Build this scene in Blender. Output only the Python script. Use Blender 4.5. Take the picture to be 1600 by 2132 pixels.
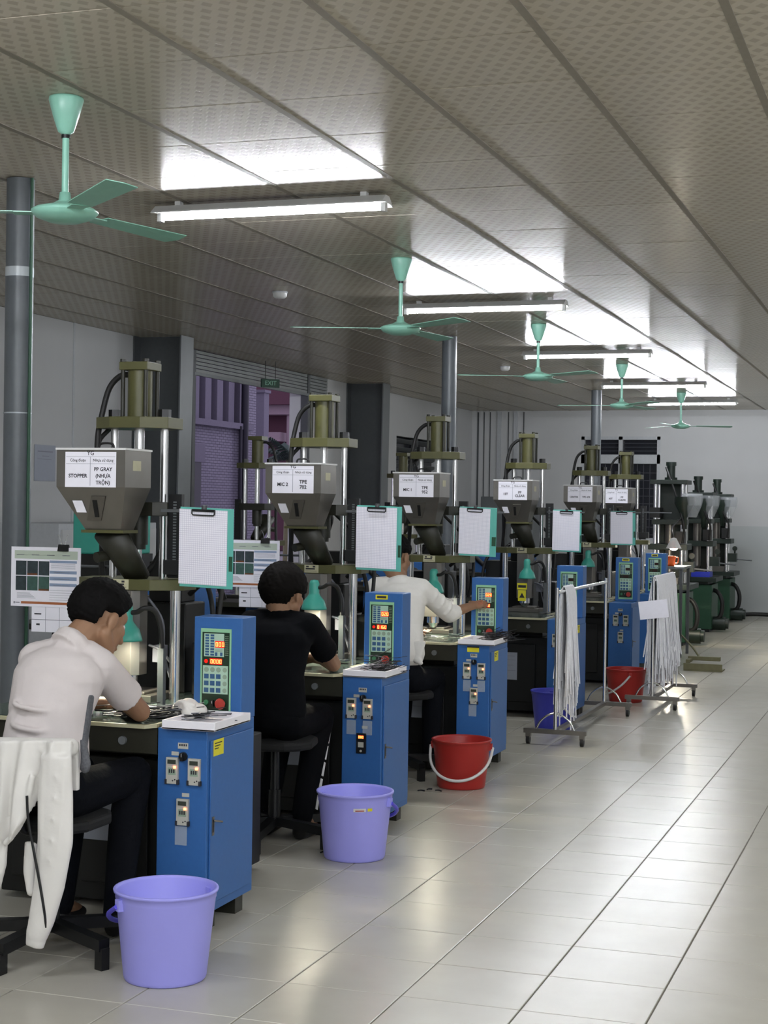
import bpy, bmesh, math, random
from math import sin, cos, pi, radians, sqrt
from mathutils import Vector, Matrix
random.seed(7)
for o in list(bpy.data.objects): bpy.data.objects.remove(o)
scene = bpy.context.scene
COL = scene.collection

# ------------------------------------------------------------------ camera
FPX, YAW, PITCH, ROLL, CAMH = 3355.3, .328, -.0043, .0146, 1.6015
_f = Vector((-sin(YAW)*cos(PITCH), cos(YAW)*cos(PITCH), sin(PITCH)))
_r0 = Vector((cos(YAW), sin(YAW), 0)); _u0 = _r0.cross(_f)
_r = _r0*cos(ROLL)+_u0*sin(ROLL); _u = -_r0*sin(ROLL)+_u0*cos(ROLL)
cam_d = bpy.data.cameras.new('camera'); cam = bpy.data.objects.new('camera', cam_d); COL.objects.link(cam)
cam_d.sensor_fit = 'HORIZONTAL'; cam_d.sensor_width = 36; cam_d.lens = FPX*36/1600
cam_d.clip_start = .05; cam_d.clip_end = 200
cam.matrix_world = Matrix(((_r.x, _u.x, -_f.x, 0), (_r.y, _u.y, -_f.y, 0), (_r.z, _u.z, -_f.z, CAMH), (0, 0, 0, 1)))
scene.camera = cam

# ------------------------------------------------------------------ world, exposure, lamps' brightness
SKY = .75
TUBE = 135.0
TASK = 9.0
w = bpy.data.worlds.new('dusk_sky'); scene.world = w; w.use_nodes = True
w.node_tree.nodes['Background'].inputs[0].default_value = (.68, .64, .84, 1)
w.node_tree.nodes['Background'].inputs[1].default_value = SKY
vs = scene.view_settings
vs.view_transform = 'Standard'; vs.look = 'None'; vs.gamma = 1; vs.use_curve_mapping = False
vs.exposure = 0.68
scene.cycles.max_bounces = 5; scene.cycles.diffuse_bounces = 3; scene.cycles.glossy_bounces = 3; scene.cycles.transmission_bounces = 3
scene.cycles.use_adaptive_sampling = True; scene.cycles.adaptive_threshold = .07
scene.cycles.sample_clamp_indirect = 5.0; scene.cycles.caustics_reflective = False; scene.cycles.caustics_refractive = False

# ------------------------------------------------------------------ materials
def lin(c):
    if isinstance(c, str): c = tuple(int(c[i:i+2], 16)/255 for i in (0, 2, 4))
    return tuple(x/12.92 if x <= .04045 else ((x+.055)/1.055)**2.4 for x in c)
MATS = {}
def mat(name, col, rough=.5, metal=0, emit=0, alpha=1, vary=.06, scale=30, bump=0, trans=0, spec=.5, ior=1.45):
    if name in MATS: return MATS[name]
    m = bpy.data.materials.new(name); m.use_nodes = True; MATS[name] = m
    nt = m.node_tree; N = nt.nodes; L = nt.links; b = N['Principled BSDF']
    c = lin(col)
    b.inputs['Roughness'].default_value = rough; b.inputs['Metallic'].default_value = metal
    b.inputs['Specular IOR Level'].default_value = spec
    b.inputs['IOR'].default_value = ior
    b.inputs['Base Color'].default_value = (*c, 1)
    if trans: b.inputs['Transmission Weight'].default_value = trans
    if alpha < 1: b.inputs['Alpha'].default_value = alpha
    if emit:
        b.inputs['Emission Color'].default_value = (*c, 1); b.inputs['Emission Strength'].default_value = emit
        return m
    if vary or bump:
        g = N.new('ShaderNodeNewGeometry')
        n = N.new('ShaderNodeTexNoise'); n.inputs['Scale'].default_value = scale; n.inputs['Detail'].default_value = 4
        L.new(g.outputs['Position'], n.inputs['Vector'])
    if vary:
        r = N.new('ShaderNodeMapRange'); r.inputs[3].default_value = 1-vary*2; r.inputs[4].default_value = 1+vary*2
        L.new(n.outputs[0], r.inputs[0])
        mx = N.new('ShaderNodeVectorMath'); mx.operation = 'SCALE'; mx.inputs[0].default_value = c
        L.new(r.outputs[0], mx.inputs['Scale']); L.new(mx.outputs[0], b.inputs['Base Color'])
    if bump:
        bp = N.new('ShaderNodeBump'); bp.inputs['Strength'].default_value = bump; bp.inputs['Distance'].default_value = .01
        L.new(n.outputs[0], bp.inputs['Height']); L.new(bp.outputs[0], b.inputs['Normal'])
    return m
def mathn(nt, op, a, b=None, c=None):
    n = nt.nodes.new('ShaderNodeMath'); n.operation = op
    for i, x in enumerate((a, b, c)):
        if x is None: continue
        if isinstance(x, (int, float)): n.inputs[i].default_value = x
        else: nt.links.new(x, n.inputs[i])
    return n.outputs[0]
def mixc(nt, fac, a, b):
    n = nt.nodes.new('ShaderNodeMix'); n.data_type = 'RGBA'
    nt.links.new(fac, n.inputs[0])
    for s, x in ((n.inputs[6], a), (n.inputs[7], b)):
        if isinstance(x, tuple): s.default_value = (*x, 1)
        else: nt.links.new(x, s)
    return n.outputs[2]

def ceiling_mat():
    m = mat('embossed_ceiling', 'b9b3a8', .22, vary=0, spec=.05); nt = m.node_tree; b = nt.nodes['Principled BSDF']
    g = nt.nodes.new('ShaderNodeNewGeometry'); s = nt.nodes.new('ShaderNodeSeparateXYZ'); nt.links.new(g.outputs['Position'], s.inputs[0])
    def dia(off):
        a = mathn(nt, 'ABSOLUTE', mathn(nt, 'SUBTRACT', mathn(nt, 'FRACT', mathn(nt, 'ADD', mathn(nt, 'MULTIPLY', s.outputs[0], 1/.06), off+100)), .5))
        c = mathn(nt, 'ABSOLUTE', mathn(nt, 'SUBTRACT', mathn(nt, 'FRACT', mathn(nt, 'ADD', mathn(nt, 'MULTIPLY', s.outputs[1], 1/.12), off+100)), .5))
        return mathn(nt, 'ADD', a, mathn(nt, 'MULTIPLY', c, 1.5))
    d = mathn(nt, 'MINIMUM', dia(0), dia(.5))
    r = nt.nodes.new('ShaderNodeMapRange'); r.inputs[1].default_value = .29; r.inputs[2].default_value = .39
    nt.links.new(d, r.inputs[0])
    nt.links.new(mixc(nt, r.outputs[0], lin('aaa293'), lin('bdb5a6')), b.inputs['Base Color'])
    bp = nt.nodes.new('ShaderNodeBump'); bp.inputs['Strength'].default_value = .12; bp.inputs['Distance'].default_value = .002
    nt.links.new(r.outputs[0], bp.inputs['Height']); nt.links.new(bp.outputs[0], b.inputs['Normal'])
    return m
def floor_mat():
    m = mat('ceramic_floor_tile', 'b9b5a8', .3, vary=0); nt = m.node_tree; b = nt.nodes['Principled BSDF']
    g = nt.nodes.new('ShaderNodeNewGeometry'); n = nt.nodes.new('ShaderNodeTexNoise'); n.inputs['Scale'].default_value = 5; n.inputs['Detail'].default_value = 6
    nt.links.new(g.outputs['Position'], n.inputs['Vector'])
    nt.links.new(mixc(nt, n.outputs[0], lin('b2aea1'), lin('bfbbae')), b.inputs['Base Color'])
    b.inputs['Roughness'].default_value = .26
    return m
def brick_mat():
    m = mat('painted_brick', '9a93ab', .8, vary=0); nt = m.node_tree; b = nt.nodes['Principled BSDF']
    g = nt.nodes.new('ShaderNodeNewGeometry'); s = nt.nodes.new('ShaderNodeSeparateXYZ'); nt.links.new(g.outputs['Position'], s.inputs[0])
    c = nt.nodes.new('ShaderNodeCombineXYZ'); nt.links.new(mathn(nt, 'ADD', s.outputs[0], s.outputs[1]), c.inputs[0]); nt.links.new(s.outputs[2], c.inputs[1])
    t = nt.nodes.new('ShaderNodeTexBrick'); t.inputs['Scale'].default_value = 1; t.inputs['Brick Width'].default_value = .15; t.inputs['Row Height'].default_value = .045
    t.inputs['Mortar Size'].default_value = .005
    t.inputs['Color1'].default_value = (*lin('8c8796'), 1); t.inputs['Color2'].default_value = (*lin('837e8e'), 1); t.inputs['Mortar'].default_value = (*lin('4e4a58'), 1)
    nt.links.new(c.outputs[0], t.inputs['Vector']); nt.links.new(t.outputs[0], b.inputs['Base Color'])
    return m
def grid_mat():
    m = mat('squared_paper', 'd9d6e2', .7, vary=0); nt = m.node_tree; b = nt.nodes['Principled BSDF']
    tc = nt.nodes.new('ShaderNodeTexCoord'); s = nt.nodes.new('ShaderNodeSeparateXYZ'); nt.links.new(tc.outputs['Object'], s.inputs[0])
    def ln(o, step, wd): return mathn(nt, 'LESS_THAN', mathn(nt, 'FRACT', mathn(nt, 'ADD', mathn(nt, 'MULTIPLY', o, 1/step), 100)), wd)
    k = mathn(nt, 'MAXIMUM', ln(s.outputs[0], .0085, .16), ln(s.outputs[2], .0085, .16))
    nt.links.new(mixc(nt, k, lin('f0eef6'), lin('c9c6d6')), b.inputs['Base Color'])
    return m
def cloth_mat(name, col, s=18, st=.5):
    return mat(name, col, .9, vary=.03, scale=s, bump=st, spec=.12)
M = dict(

 ceil=ceiling_mat(), tile=floor_mat(), brick=brick_mat(), grid=grid_mat(),
 grout=mat('dark_grout', '6d685d', .8), tbar=mat('ceiling_rail', '857e71', .6), gap=mat('ceiling_void', '3a3733', .9),
 wall=mat('painted_plaster', 'c3c4c4', .75, vary=.02, scale=3), wallgrey=mat('grey_dado_paint', 'b3b8b8', .6, vary=.02, scale=3),
 steel=mat('grey_painted_steel', '6a6e70', .42, vary=.05, scale=8), steeld=mat('dark_grey_steel', '4c4f51', .5), pole=mat('pole_grey_paint', '5f6468', .38, vary=.05),
 shutter=mat('shutter_metal', '7b7f7d', .45, .3), white=mat('white_enamel', 'd8d8d6', .35, vary=.02), foam=mat('white_foam', 'eceaee', .7, vary=.02),
 dark=mat('dark_glass', '1d1f26', .15), winframe=mat('window_frame_paint', 'b9bcbf', .5), grille=mat('window_grille', '41434b', .6),
 teal=mat('teal_fan_paint', '8cc2ae', .3, vary=.03), tealp=mat('teal_plastic', '3a9585', .35, vary=.03), tealb=mat('teal_board', '62b3a6', .45, vary=.03),
 tube=mat('lit_fluorescent_tube', 'f4f8ff', .3, emit=TUBE), blackp=mat('black_plastic', '121314', .4), rubber=mat('black_rubber', '161616', .55),
 olive=mat('olive_machine_paint', '504f2e', .4, vary=.06), olived=mat('dark_olive_paint', '25251c', .45, vary=.08), blackm=mat('black_machine_paint', '0f100f', .5, vary=.1),
 chrome=mat('polished_steel', 'e6e6e6', .2, 1, vary=0), stain=mat('stainless_sheet', '8a8680', .3, .85, vary=.06, scale=12), staind=mat('brushed_steel', '77736c', .38, .8, vary=.05),
 blue=mat('blue_cabinet_paint', '30619e', .42, vary=.04, scale=60), blued=mat('blue_cabinet_seam', '173a69', .5),
 paper=mat('white_paper', 'f2f0f8', .7, vary=.02), ink=mat('black_ink', '2a2a30', .8, vary=0), inkl=mat('grey_print', '8d8d98', .8, vary=0),
 printb=mat('blue_print', '8d9db8', .7, vary=0), printg=mat('green_print', 'b9c4b4', .7, vary=0), printo=mat('orange_print', 'a8653f', .7, vary=0), photo=mat('photo_print', '2f3a3e', .6, vary=.3, scale=60),
 phot2=mat('green_photo_print', '3d5a52', .6, vary=.2, scale=60),
 plate=mat('green_faceplate', '8ec29a', .45, vary=0), plated=mat('dark_faceplate', '16301f', .4, vary=0), plateb=mat('pale_keypad', 'a9c8b4', .5, vary=0), key=mat('blue_key', '33587e', .45, vary=0), keyg=mat('grey_key', '8ba08c', .5, vary=0),
 led=mat('red_led_digit', 'ff5a2a', .4, emit=9), ledbg=mat('red_led_window', 'd8180c', .4, emit=.55), ledoff=mat('unlit_display', '2c1715', .3), orange=mat('orange_indicator', 'ff7a50', .4, emit=4),
 red=mat('red_button', 'a8382f', .4), grn=mat('green_button', '3d7a55', .4), timer=mat('timer_grey', 'b7b6ac', .45, vary=.02), lcd=mat('timer_display', '3b4038', .25),
 yellow=mat('yellow_sticker', 'd9cf2c', .6, vary=.03), clear=mat('clear_plastic', 'dfe8ea', .15, alpha=.22, vary=0), cream=mat('cream_edge', 'b9b596', .5), tabtop=mat('table_glass', '39443f', .14, vary=.05),
 lav=mat('lavender_plastic', 'a3a2f2', .42, vary=.02, scale=6), lavd=mat('violet_plastic', '5a52cc', .4), redp=mat('red_plastic', 'a62a25', .42, vary=.03, scale=8), bluep=mat('blue_plastic', '3a3fae', .42, vary=.03),
 whitep=mat('white_plastic', 'd5d4d2', .4), skin=mat('skin', '8f6c52', .55, vary=.04, scale=40), hair=mat('black_hair', '060505', .8, vary=.3, scale=90, spec=.15), hairb=mat('dark_brown_hair', '0b0806', .8, vary=.3, scale=90, spec=.15),
 shirt=cloth_mat('pale_grey_shirt', 'd0c8c5', 14, .35), shirtw=cloth_mat('white_shirt', 'e6e3dc', 16, .5), blackc=cloth_mat('black_cotton', '07080b', 20, .4), jeans=cloth_mat('dark_denim', '0c0e13', 60, .3), jacket=cloth_mat('white_jacket_fabric', 'e2dfd9', 9, .6),
 mesh=mat('grey_lining', '55565a', .9, vary=.25, scale=160), shoe=mat('dark_shoe', '1b1a1a', .5), seatf=mat('black_seat_fabric', '0b0c0c', .8, vary=.1, scale=80),
 yarn=mat('white_yarn', 'f2f2f6', .8, vary=.05, scale=80), wire=mat('black_wire', '17181c', .4), wireg=mat('grey_wire', '6f7078', .4),
 green=mat('dark_green_machine', '14231b', .45, vary=.12, scale=14), greenb=mat('green_cabinet', '17402a', .45, vary=.08), bag=mat('clear_bag', 'c9ced2', .35, alpha=.3, vary=.1, scale=20), wood=mat('drab_wood', '6e6a4d', .7, vary=.12, scale=20),
 bulb=mat('lit_bulb', 'fff4dc', .3, emit=700), amber=mat('orange_cup', 'e2622a', .5), pink=mat('pink_house_paint', '94808a', .8), pinkd=mat('maroon_roof', '5a3846', .8), mauve=mat('mauve_wall', '75707f', .8), leaf=mat('palm_leaf', '3a4a44', .7, vary=.15, scale=8), outg=mat('outdoor_paving', '77737a', .9), cond=mat('dark_pipe', '2a2833', .5), exitg=mat('exit_green', '123f2c', .4), exitt=mat('exit_letters', '7fae96', .5),
 greenc=mat('green_conduit', '1f4a34', .5), notice=mat('notice_sheet', 'a3a8b4', .7, vary=.02), tape=mat('clear_tape', 'b5bcc0', .25, vary=0), bluecrate=mat('blue_crate', '2436b8', .45),
)
for k in ('led', 'ledbg', 'orange'): M[k].cycles.emission_sampling = 'NONE'
# ------------------------------------------------------------------ mesh building
V = Vector
def basis(d):
    d = V(d).normalized(); a = V((0, 0, 1)) if abs(d.z) < .9 else V((1, 0, 0))
    x = a.cross(d).normalized(); return x, d.cross(x).normalized(), d
def smoothpath(pts, k=5):
    p = [V(q) for q in pts]; out = []
    for i in range(len(p)-1):
        a = p[max(i-1, 0)]; b = p[i]; c = p[i+1]; d = p[min(i+2, len(p)-1)]
        for j in range(k):
            t = j/k
            out.append(.5*((2*b)+(c-a)*t+(2*a-5*b+4*c-d)*t*t+(3*b-a-3*c+d)*t**3))
    return out+[p[-1]]
class MB:
    def __init__(s): s.v = []; s.f = []; s.m = []; s.s = []
    def add(s, vs, fs, m=0, sm=False):
        n = len(s.v); s.v += [tuple(v) for v in vs]
        for f in fs: s.f.append([i+n for i in f]); s.m.append(m); s.s.append(sm)
        return s
    def box(s, x0, x1, y0, y1, z0, z1, m=0):
        v = [(x, y, z) for z in (z0, z1) for y in (y0, y1) for x in (x0, x1)]
        return s.add(v, [(0, 2, 3, 1), (4, 5, 7, 6), (0, 1, 5, 4), (2, 6, 7, 3), (0, 4, 6, 2), (1, 3, 7, 5)], m)
    def obox(s, c, ax, ay, az, m=0):
        c, ax, ay, az = map(V, (c, ax, ay, az))
        v = [c+ax*x+ay*y+az*z for z in (-1, 1) for y in (-1, 1) for x in (-1, 1)]
        return s.add(v, [(0, 2, 3, 1), (4, 5, 7, 6), (0, 1, 5, 4), (2, 6, 7, 3), (0, 4, 6, 2), (1, 3, 7, 5)], m)
    def cyl(s, p0, p1, r0, r1=None, n=14, m=0, caps=True):
        p0, p1 = V(p0), V(p1); r1 = r0 if r1 is None else r1
        x, y, _ = basis(p1-p0)
        c = [x*cos(2*pi*i/n)+y*sin(2*pi*i/n) for i in range(n)]
        a = [p0+q*r0 for q in c]; b = [p1+q*r1 for q in c]
        s.add(a+b, [(i, (i+1) % n, n+(i+1) % n, n+i) for i in range(n)], m, n > 8)
        if caps: s.add(a, [tuple(range(n-1, -1, -1))], m); s.add(b, [tuple(range(n))], m)
        return s
    def tube(s, pts, r, n=8, m=0, k=5, smooth=True, caps=True):
        p = smoothpath(pts, k) if smooth and len(pts) > 2 else [V(q) for q in pts]
        N = len(p); x = None; vs = []
        for i in range(N):
            d = (p[min(i+1, N-1)]-p[max(i-1, 0)]).normalized()
            if x is None: x, y, _ = basis(d)
            else: x = (x-d*x.dot(d)).normalized(); y = d.cross(x)
            rr = r if isinstance(r, (int, float)) else r[0]+(r[1]-r[0])*i/(N-1)
            vs += [p[i]+(x*cos(2*pi*j/n)+y*sin(2*pi*j/n))*rr for j in range(n)]
        s.add(vs, [(i*n+j, i*n+(j+1) % n, (i+1)*n+(j+1) % n, (i+1)*n+j) for i in range(N-1) for j in range(n)], m, True)
        if caps: s.add(vs[:n], [tuple(range(n-1, -1, -1))], m); s.add(vs[-n:], [tuple(range(n))], m)
        return s
    def prism(s, poly, z0, z1, m=0):
        n = len(poly)
        return s.add([(x, y, z0) for x, y in poly]+[(x, y, z1) for x, y in poly],
                     [tuple(range(n-1, -1, -1)), tuple(range(n, 2*n))]+[(i, (i+1) % n, n+(i+1) % n, n+i) for i in range(n)], m)
    def extr(s, poly, vec, m=0):
        n = len(poly); vec = V(vec); a = [V(p) for p in poly]
        return s.add(a+[p+vec for p in a], [tuple(range(n-1, -1, -1)), tuple(range(n, 2*n))]+[(i, (i+1) % n, n+(i+1) % n, n+i) for i in range(n)], m)
    def lathe(s, prof, c=(0, 0, 0), n=32, m=0, sm=True):
        c = V(c); vs = [c+V((r*cos(2*pi*j/n), r*sin(2*pi*j/n), z)) for r, z in prof for j in range(n)]; k = len(prof)
        return s.add(vs, [(i*n+j, i*n+(j+1) % n, (i+1)*n+(j+1) % n, (i+1)*n+j) for i in range(k-1) for j in range(n)], m, sm)
    def ell(s, c, rad, R=None, n=16, m=0):
        c = V(c); vs = []; h = n//2
        if isinstance(rad, (int, float)): rad = (rad,)*3
        for i in range(h+1):
            for j in range(n):
                p = V((rad[0]*sin(pi*i/h)*cos(2*pi*j/n), rad[1]*sin(pi*i/h)*sin(2*pi*j/n), rad[2]*cos(pi*i/h)))
                vs.append(c+(R @ p if R else p))
        top, bot = 0, h*n
        fs = [(top, n+j, n+(j+1) % n) for j in range(n)]
        fs += [(i*n+j, (i+1)*n+j, (i+1)*n+(j+1) % n, i*n+(j+1) % n) for i in range(1, h-1) for j in range(n)]
        fs += [((h-1)*n+j, bot, (h-1)*n+(j+1) % n) for j in range(n)]
        return s.add(vs, fs, m, True)
    def cap(s, p0, r0, p1, r1=None, n=12, m=0):          # round-ended limb segment
        r1 = r0 if r1 is None else r1
        s.ell(p0, r0, n=n, m=m); s.ell(p1, r1, n=n, m=m); return s.cyl(p0, p1, r0, r1, n=n, m=m)
    def ecyl(s, p0, a0, b0, p1, a1, b1, ax, n=24, m=0):   # elliptic section, ax = direction of a
        p0, p1 = V(p0), V(p1); d = (p1-p0).normalized(); x = V(ax); x = (x-d*x.dot(d)).normalized(); y = d.cross(x)
        A = [p0+x*cos(2*pi*i/n)*a0+y*sin(2*pi*i/n)*b0 for i in range(n)]; B = [p1+x*cos(2*pi*i/n)*a1+y*sin(2*pi*i/n)*b1 for i in range(n)]
        return s.add(A+B, [(i, (i+1) % n, n+(i+1) % n, n+i) for i in range(n)]+[tuple(range(n-1, -1, -1)), tuple(range(n, 2*n))], m, True)
    def text(s, txt, size, o, xd, yd, m=0, align='CENTER', bold=.012):
        vs, fs = glyphs(txt, align, bold); o, xd, yd = V(o), V(xd).normalized()*size, V(yd).normalized()*size
        nrm = xd.cross(yd).normalized()*.0006
        return s.add([o+xd*p[0]+yd*p[1]+nrm for p in vs], fs, m)
    def rect(s, o, xd, yd, x0, x1, y0, y1, lift=.0003, m=0):   # thin printed patch lying on a plane
        o, xd, yd = V(o), V(xd), V(yd); nn = xd.cross(yd).normalized()*lift
        return s.add([o+xd*x0+yd*y0+nn, o+xd*x1+yd*y0+nn, o+xd*x1+yd*y1+nn, o+xd*x0+yd*y1+nn], [(0, 1, 2, 3)], m)
    def mesh(s, name, mats):
        me = bpy.data.meshes.new(name); me.from_pydata(s.v, [], s.f)
        for q in (mats if isinstance(mats, (list, tuple)) else [mats]): me.materials.append(q)
        me.polygons.foreach_set('material_index', s.m); me.polygons.foreach_set('use_smooth', s.s); me.update()
        return me
    def build(s, name, mats, parent=None, loc=(0, 0, 0), rotz=0, bevel=0):
        return obj(name, s.mesh(name, mats), parent, loc, rotz, bevel)
GL = {}
def glyphs(txt, align, bold):
    k = (txt, align, bold)
    if k not in GL:
        c = bpy.data.curves.new('t', 'FONT'); c.body = txt; c.size = 1; c.align_x = align; c.align_y = 'CENTER'; c.offset = bold; c.resolution_u = 2
        o = bpy.data.objects.new('t', c); COL.objects.link(o)
        me = o.evaluated_get(bpy.context.evaluated_depsgraph_get()).to_mesh()
        GL[k] = ([tuple(v.co) for v in me.vertices], [tuple(p.vertices) for p in me.polygons])
        bpy.data.objects.remove(o); bpy.data.curves.remove(c)
    return GL[k]
def obj(name, me, parent=None, loc=(0, 0, 0), rotz=0, bevel=0):
    o = bpy.data.objects.new(name, me); COL.objects.link(o); o.location = loc; o.rotation_euler = (0, 0, rotz)
    if parent: o.parent = parent
    if bevel:
        b = o.modifiers.new('bevel', 'BEVEL'); b.width = bevel; b.segments = 2; b.limit_method = 'ANGLE'; b.angle_limit = radians(40)
    return o
CACHE = {}
def part(key, name, fn, mats, parent, loc=(0, 0, 0), rotz=0, bevel=0):   # alike parts share one mesh
    if key not in CACHE:
        b = MB(); fn(b); CACHE[key] = b.mesh(name, mats)
    return obj(name, CACHE[key], parent, loc, rotz, bevel)
def tag(o, label=None, cat=None, group=None, kind=None):
    if label: o['label'] = label
    if cat: o['category'] = cat
    if group: o['group'] = group
    if kind: o['kind'] = kind
    return o
def empty(name, label, cat, loc=(0, 0, 0), rotz=0, group=None):
    o = bpy.data.objects.new(name, None); COL.objects.link(o); o.location = loc; o.rotation_euler = (0, 0, rotz); o.empty_display_size = .1
    return tag(o, label, cat, group)
def struct(name, b, m, **k): return tag(b.build(name, m, **k), kind='structure')
def blob(name, b, voxel, m, parent, smooth=4):            # one continuous surface grown round overlapping limbs
    me = b.mesh('t', m); o = bpy.data.objects.new('t', me); COL.objects.link(o)
    r = o.modifiers.new('r', 'REMESH'); r.mode = 'VOXEL'; r.voxel_size = voxel
    s = o.modifiers.new('s', 'SMOOTH'); s.iterations = smooth; s.factor = .5
    n = bpy.data.meshes.new_from_object(o.evaluated_get(bpy.context.evaluated_depsgraph_get()))
    bpy.data.objects.remove(o); bpy.data.meshes.remove(me)
    n.name = name; n.materials.clear(); n.materials.append(m)
    n.polygons.foreach_set('use_smooth', [True]*len(n.polygons))
    return obj(name, n, parent)
def cone_proj(x, y, z):
    p = V((x, y, z-CAMH)); d = p.dot(_f)
    if d < .3: return None
    return 800+FPX*p.dot(_r)/d, 1066-FPX*p.dot(_u)/d, d

# ------------------------------------------------------------------ the room
H = 3.1275
XL, XR, YF, YB = -7.0, 4.6, -3.0, 24.9
def pieces(parent, name, x0, y0, step, z, thick, gapx, gapy, mm, up):
    """tiles of a floor or ceiling: the 300 largest in view are parts, the rest one joined part"""
    cells = []
    i0 = math.floor((XL-x0)/step); i1 = math.ceil((XR-x0)/step); j0 = math.floor((YF-y0)/step); j1 = math.ceil((YB-y0)/step)
    for i in range(i0, i1):
        for j in range(j0, j1):
            a, b_ = max(x0+i*step, XL), min(x0+(i+1)*step, XR); c, d = max(y0+j*step, YF), min(y0+(j+1)*step, YB)
            if b_-a < .03 or d-c < .03: continue
            q = cone_proj((a+b_)/2, (c+d)/2, z); sc = -1
            if q and -60 < q[0] < 1660 and -60 < q[1] < 2190:
                hid = up and (a < -2.6)
                sc = abs(z-CAMH)/q[2]**3*(.15 if hid else 1)
            cells.append((sc, a, b_, c, d))
    cells.sort(key=lambda t: -t[0]); rest = MB(); full = {}
    for n, (sc, a, b_, c, d) in enumerate(cells):
        g, h = gapx/2, gapy/2
        if n < 298 and sc > 0:
            k = (name, round(b_-a, 3), round(d-c, 3))
            def fn(b, wx=(b_-a)/2-g, wy=(d-c)/2-h):
                e = .0018 if up else .0012; zt = thick if up else -thick
                v = [(-wx, -wy, 0), (wx, -wy, 0), (wx, wy, 0), (-wx, wy, 0), (-wx, -wy, zt*.8), (wx, -wy, zt*.8), (wx, wy, zt*.8), (-wx, wy, zt*.8),
                     (-wx+e, -wy+e, zt), (wx-e, -wy+e, zt), (wx-e, wy-e, zt), (-wx+e, wy-e, zt)]
                f = [(8, 9, 10, 11)]+[(p, (p+1) % 4, 4+(p+1) % 4, 4+p) for p in range(4)]+[(4+p, 4+(p+1) % 4, 8+(p+1) % 4, 8+p) for p in range(4)]
                b.add(v, f if up else [t[::-1] for t in f])
            part(k, name, fn, mm, parent, ((a+b_)/2, (c+d)/2, z+random.uniform(-.0004, .0004)))
        else:
            zt = thick if up else -thick
            rest.box(a+g, b_-g, c+h, d-h, min(z, z+zt), max(z, z+zt))
    tag(rest.build(name+'_field', mm, parent), kind='stuff')
fl = struct('floor', MB().box(XL-.2, XR+.2, YF-.2, YB+.2, -.2, -.0045), M['grout'])
pieces(fl, 'floor_tile', -.02, .1996, .4, -.0085, .0085, .005, .003, M['tile'], True)
ce = struct('ceiling', MB().box(XL-.2, XR+.2, YF-.2, YB+.2, H+.012, H+.2), M['gap'])
pieces(ce, 'ceiling_tile', -3.0144, 5.0472, .6, H+.011, .011, .018, .005, M['ceil'], False)
for i in range(-6, 13):
    x = -3.0144+.6*i
    if XL < x < XR: part('runner', 'ceiling_runner', lambda b: b.box(-.015, .015, YF, YB, -.0025, .012), M['tbar'], ce, (x, 0, H))

OY0, OY1, SY1 = 14.56, 17.64, 18.3
wl = MB(); wl.box(XL-.2, XL, YF-.2, OY0, 0, H); wl.box(XL-.2, XL, OY1, 21.06, 0, H); wl.box(XL-.2, XL, 21.06, 23.1, 0, 1.5); wl.box(XL-.2, XL, 21.06, 23.1, 2.56, H); wl.box(XL-.2, XL, 23.1, YB+.2, 0, H)
wall_l = struct('wall_left', wl, M['wall'])
for y in (12.24, 9.1, 6.0, 19.9, 24.0): part('joint', 'wall_joint', lambda b: b.box(0, .006, -.014, .014, 0, H), M['winframe'], wall_l, (XL, y, 0))
struct('wall_right', MB().box(XR, XR+.2, YF-.2, YB+.2, 0, H), M['wall'])
struct('wall_front', MB().box(XL, XR, YF-.2, YF, 0, H), M['wall'])
WX0, WX1, WZ0, WZ1 = -5.22, -3.985, 1.1, 2.72
wb = MB(); wb.box(XL, WX0, YB, YB+.2, 0, H); wb.box(WX1, XR, YB, YB+.2, 0, H); wb.box(WX0, WX1, YB, YB+.2, 0, WZ0); wb.box(WX0, WX1, YB, YB+.2, WZ1, H)
wall_b = struct('wall_back', wb, M['wall'])
MB().box(WX1+.12, XR, YB-.006, YB, 0, 1.36).build('dado', M['wallgrey'], wall_b)
for x, wd in ((-6.9, .012), (-6.8, .006), (-6.7, .006), (-6.55, .03), (-6.4, .006), (-6.28, .03), (-6.15, .006)):
    MB().box(x-wd, x+wd, YB-.03 if wd > .02 else YB-.012, YB, 0, H-.02).build('wall_conduit' if wd > .02 else 'wall_joint', M['winframe'] if wd > .02 else M['steeld'], wall_b)
# back window: two transom panes over two tall panes, iron grille
win = struct('window_1', MB().box(WX0, WX1, YB+.1, YB+.12, WZ0, WZ1), M['dark'])
fr = MB(); mx = (WX0+WX1)/2
for a in ((WX0, WX0+.05, WZ0, WZ1), (WX1-.05, WX1, WZ0, WZ1), (mx-.03, mx+.03, WZ0, WZ1), (WX0, WX1, WZ1-.05, WZ1), (WX0, WX1, WZ0, WZ0+.05), (WX0, WX1, 2.3, 2.44)): fr.box(a[0], a[1], YB-.004, YB+.08, a[2], a[3])
fr.build('window_frame', M['winframe'], win)
for s in (0, 1):
    xa = WX0+.07 if s == 0 else mx+.05; xb = mx-.05 if s == 0 else WX1-.07
    for z in (2.5, 2.56, 2.62): part('gh%d' % s, 'grille_bar', lambda b: b.box(xa, xb, YB+.085, YB+.097, -.005, .005), M['grille'], win, (0, 0, z))
    for z in [1.2+.12*k for k in range(9)]: part('gh%d' % s, 'grille_bar', None, None, win, (0, 0, z))
    for k in range(1, 5): part('gv', 'grille_bar', lambda b: b.box(-.005, .005, YB+.085, YB+.097, WZ0+.06, 2.29), M['grille'], win, (xa+(xb-xa)*k/5, 0, 0))
win2 = struct('window_2', MB().box(XL-.14, XL-.12, 21.06, 23.1, 1.5, 2.56), M['dark'])
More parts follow.
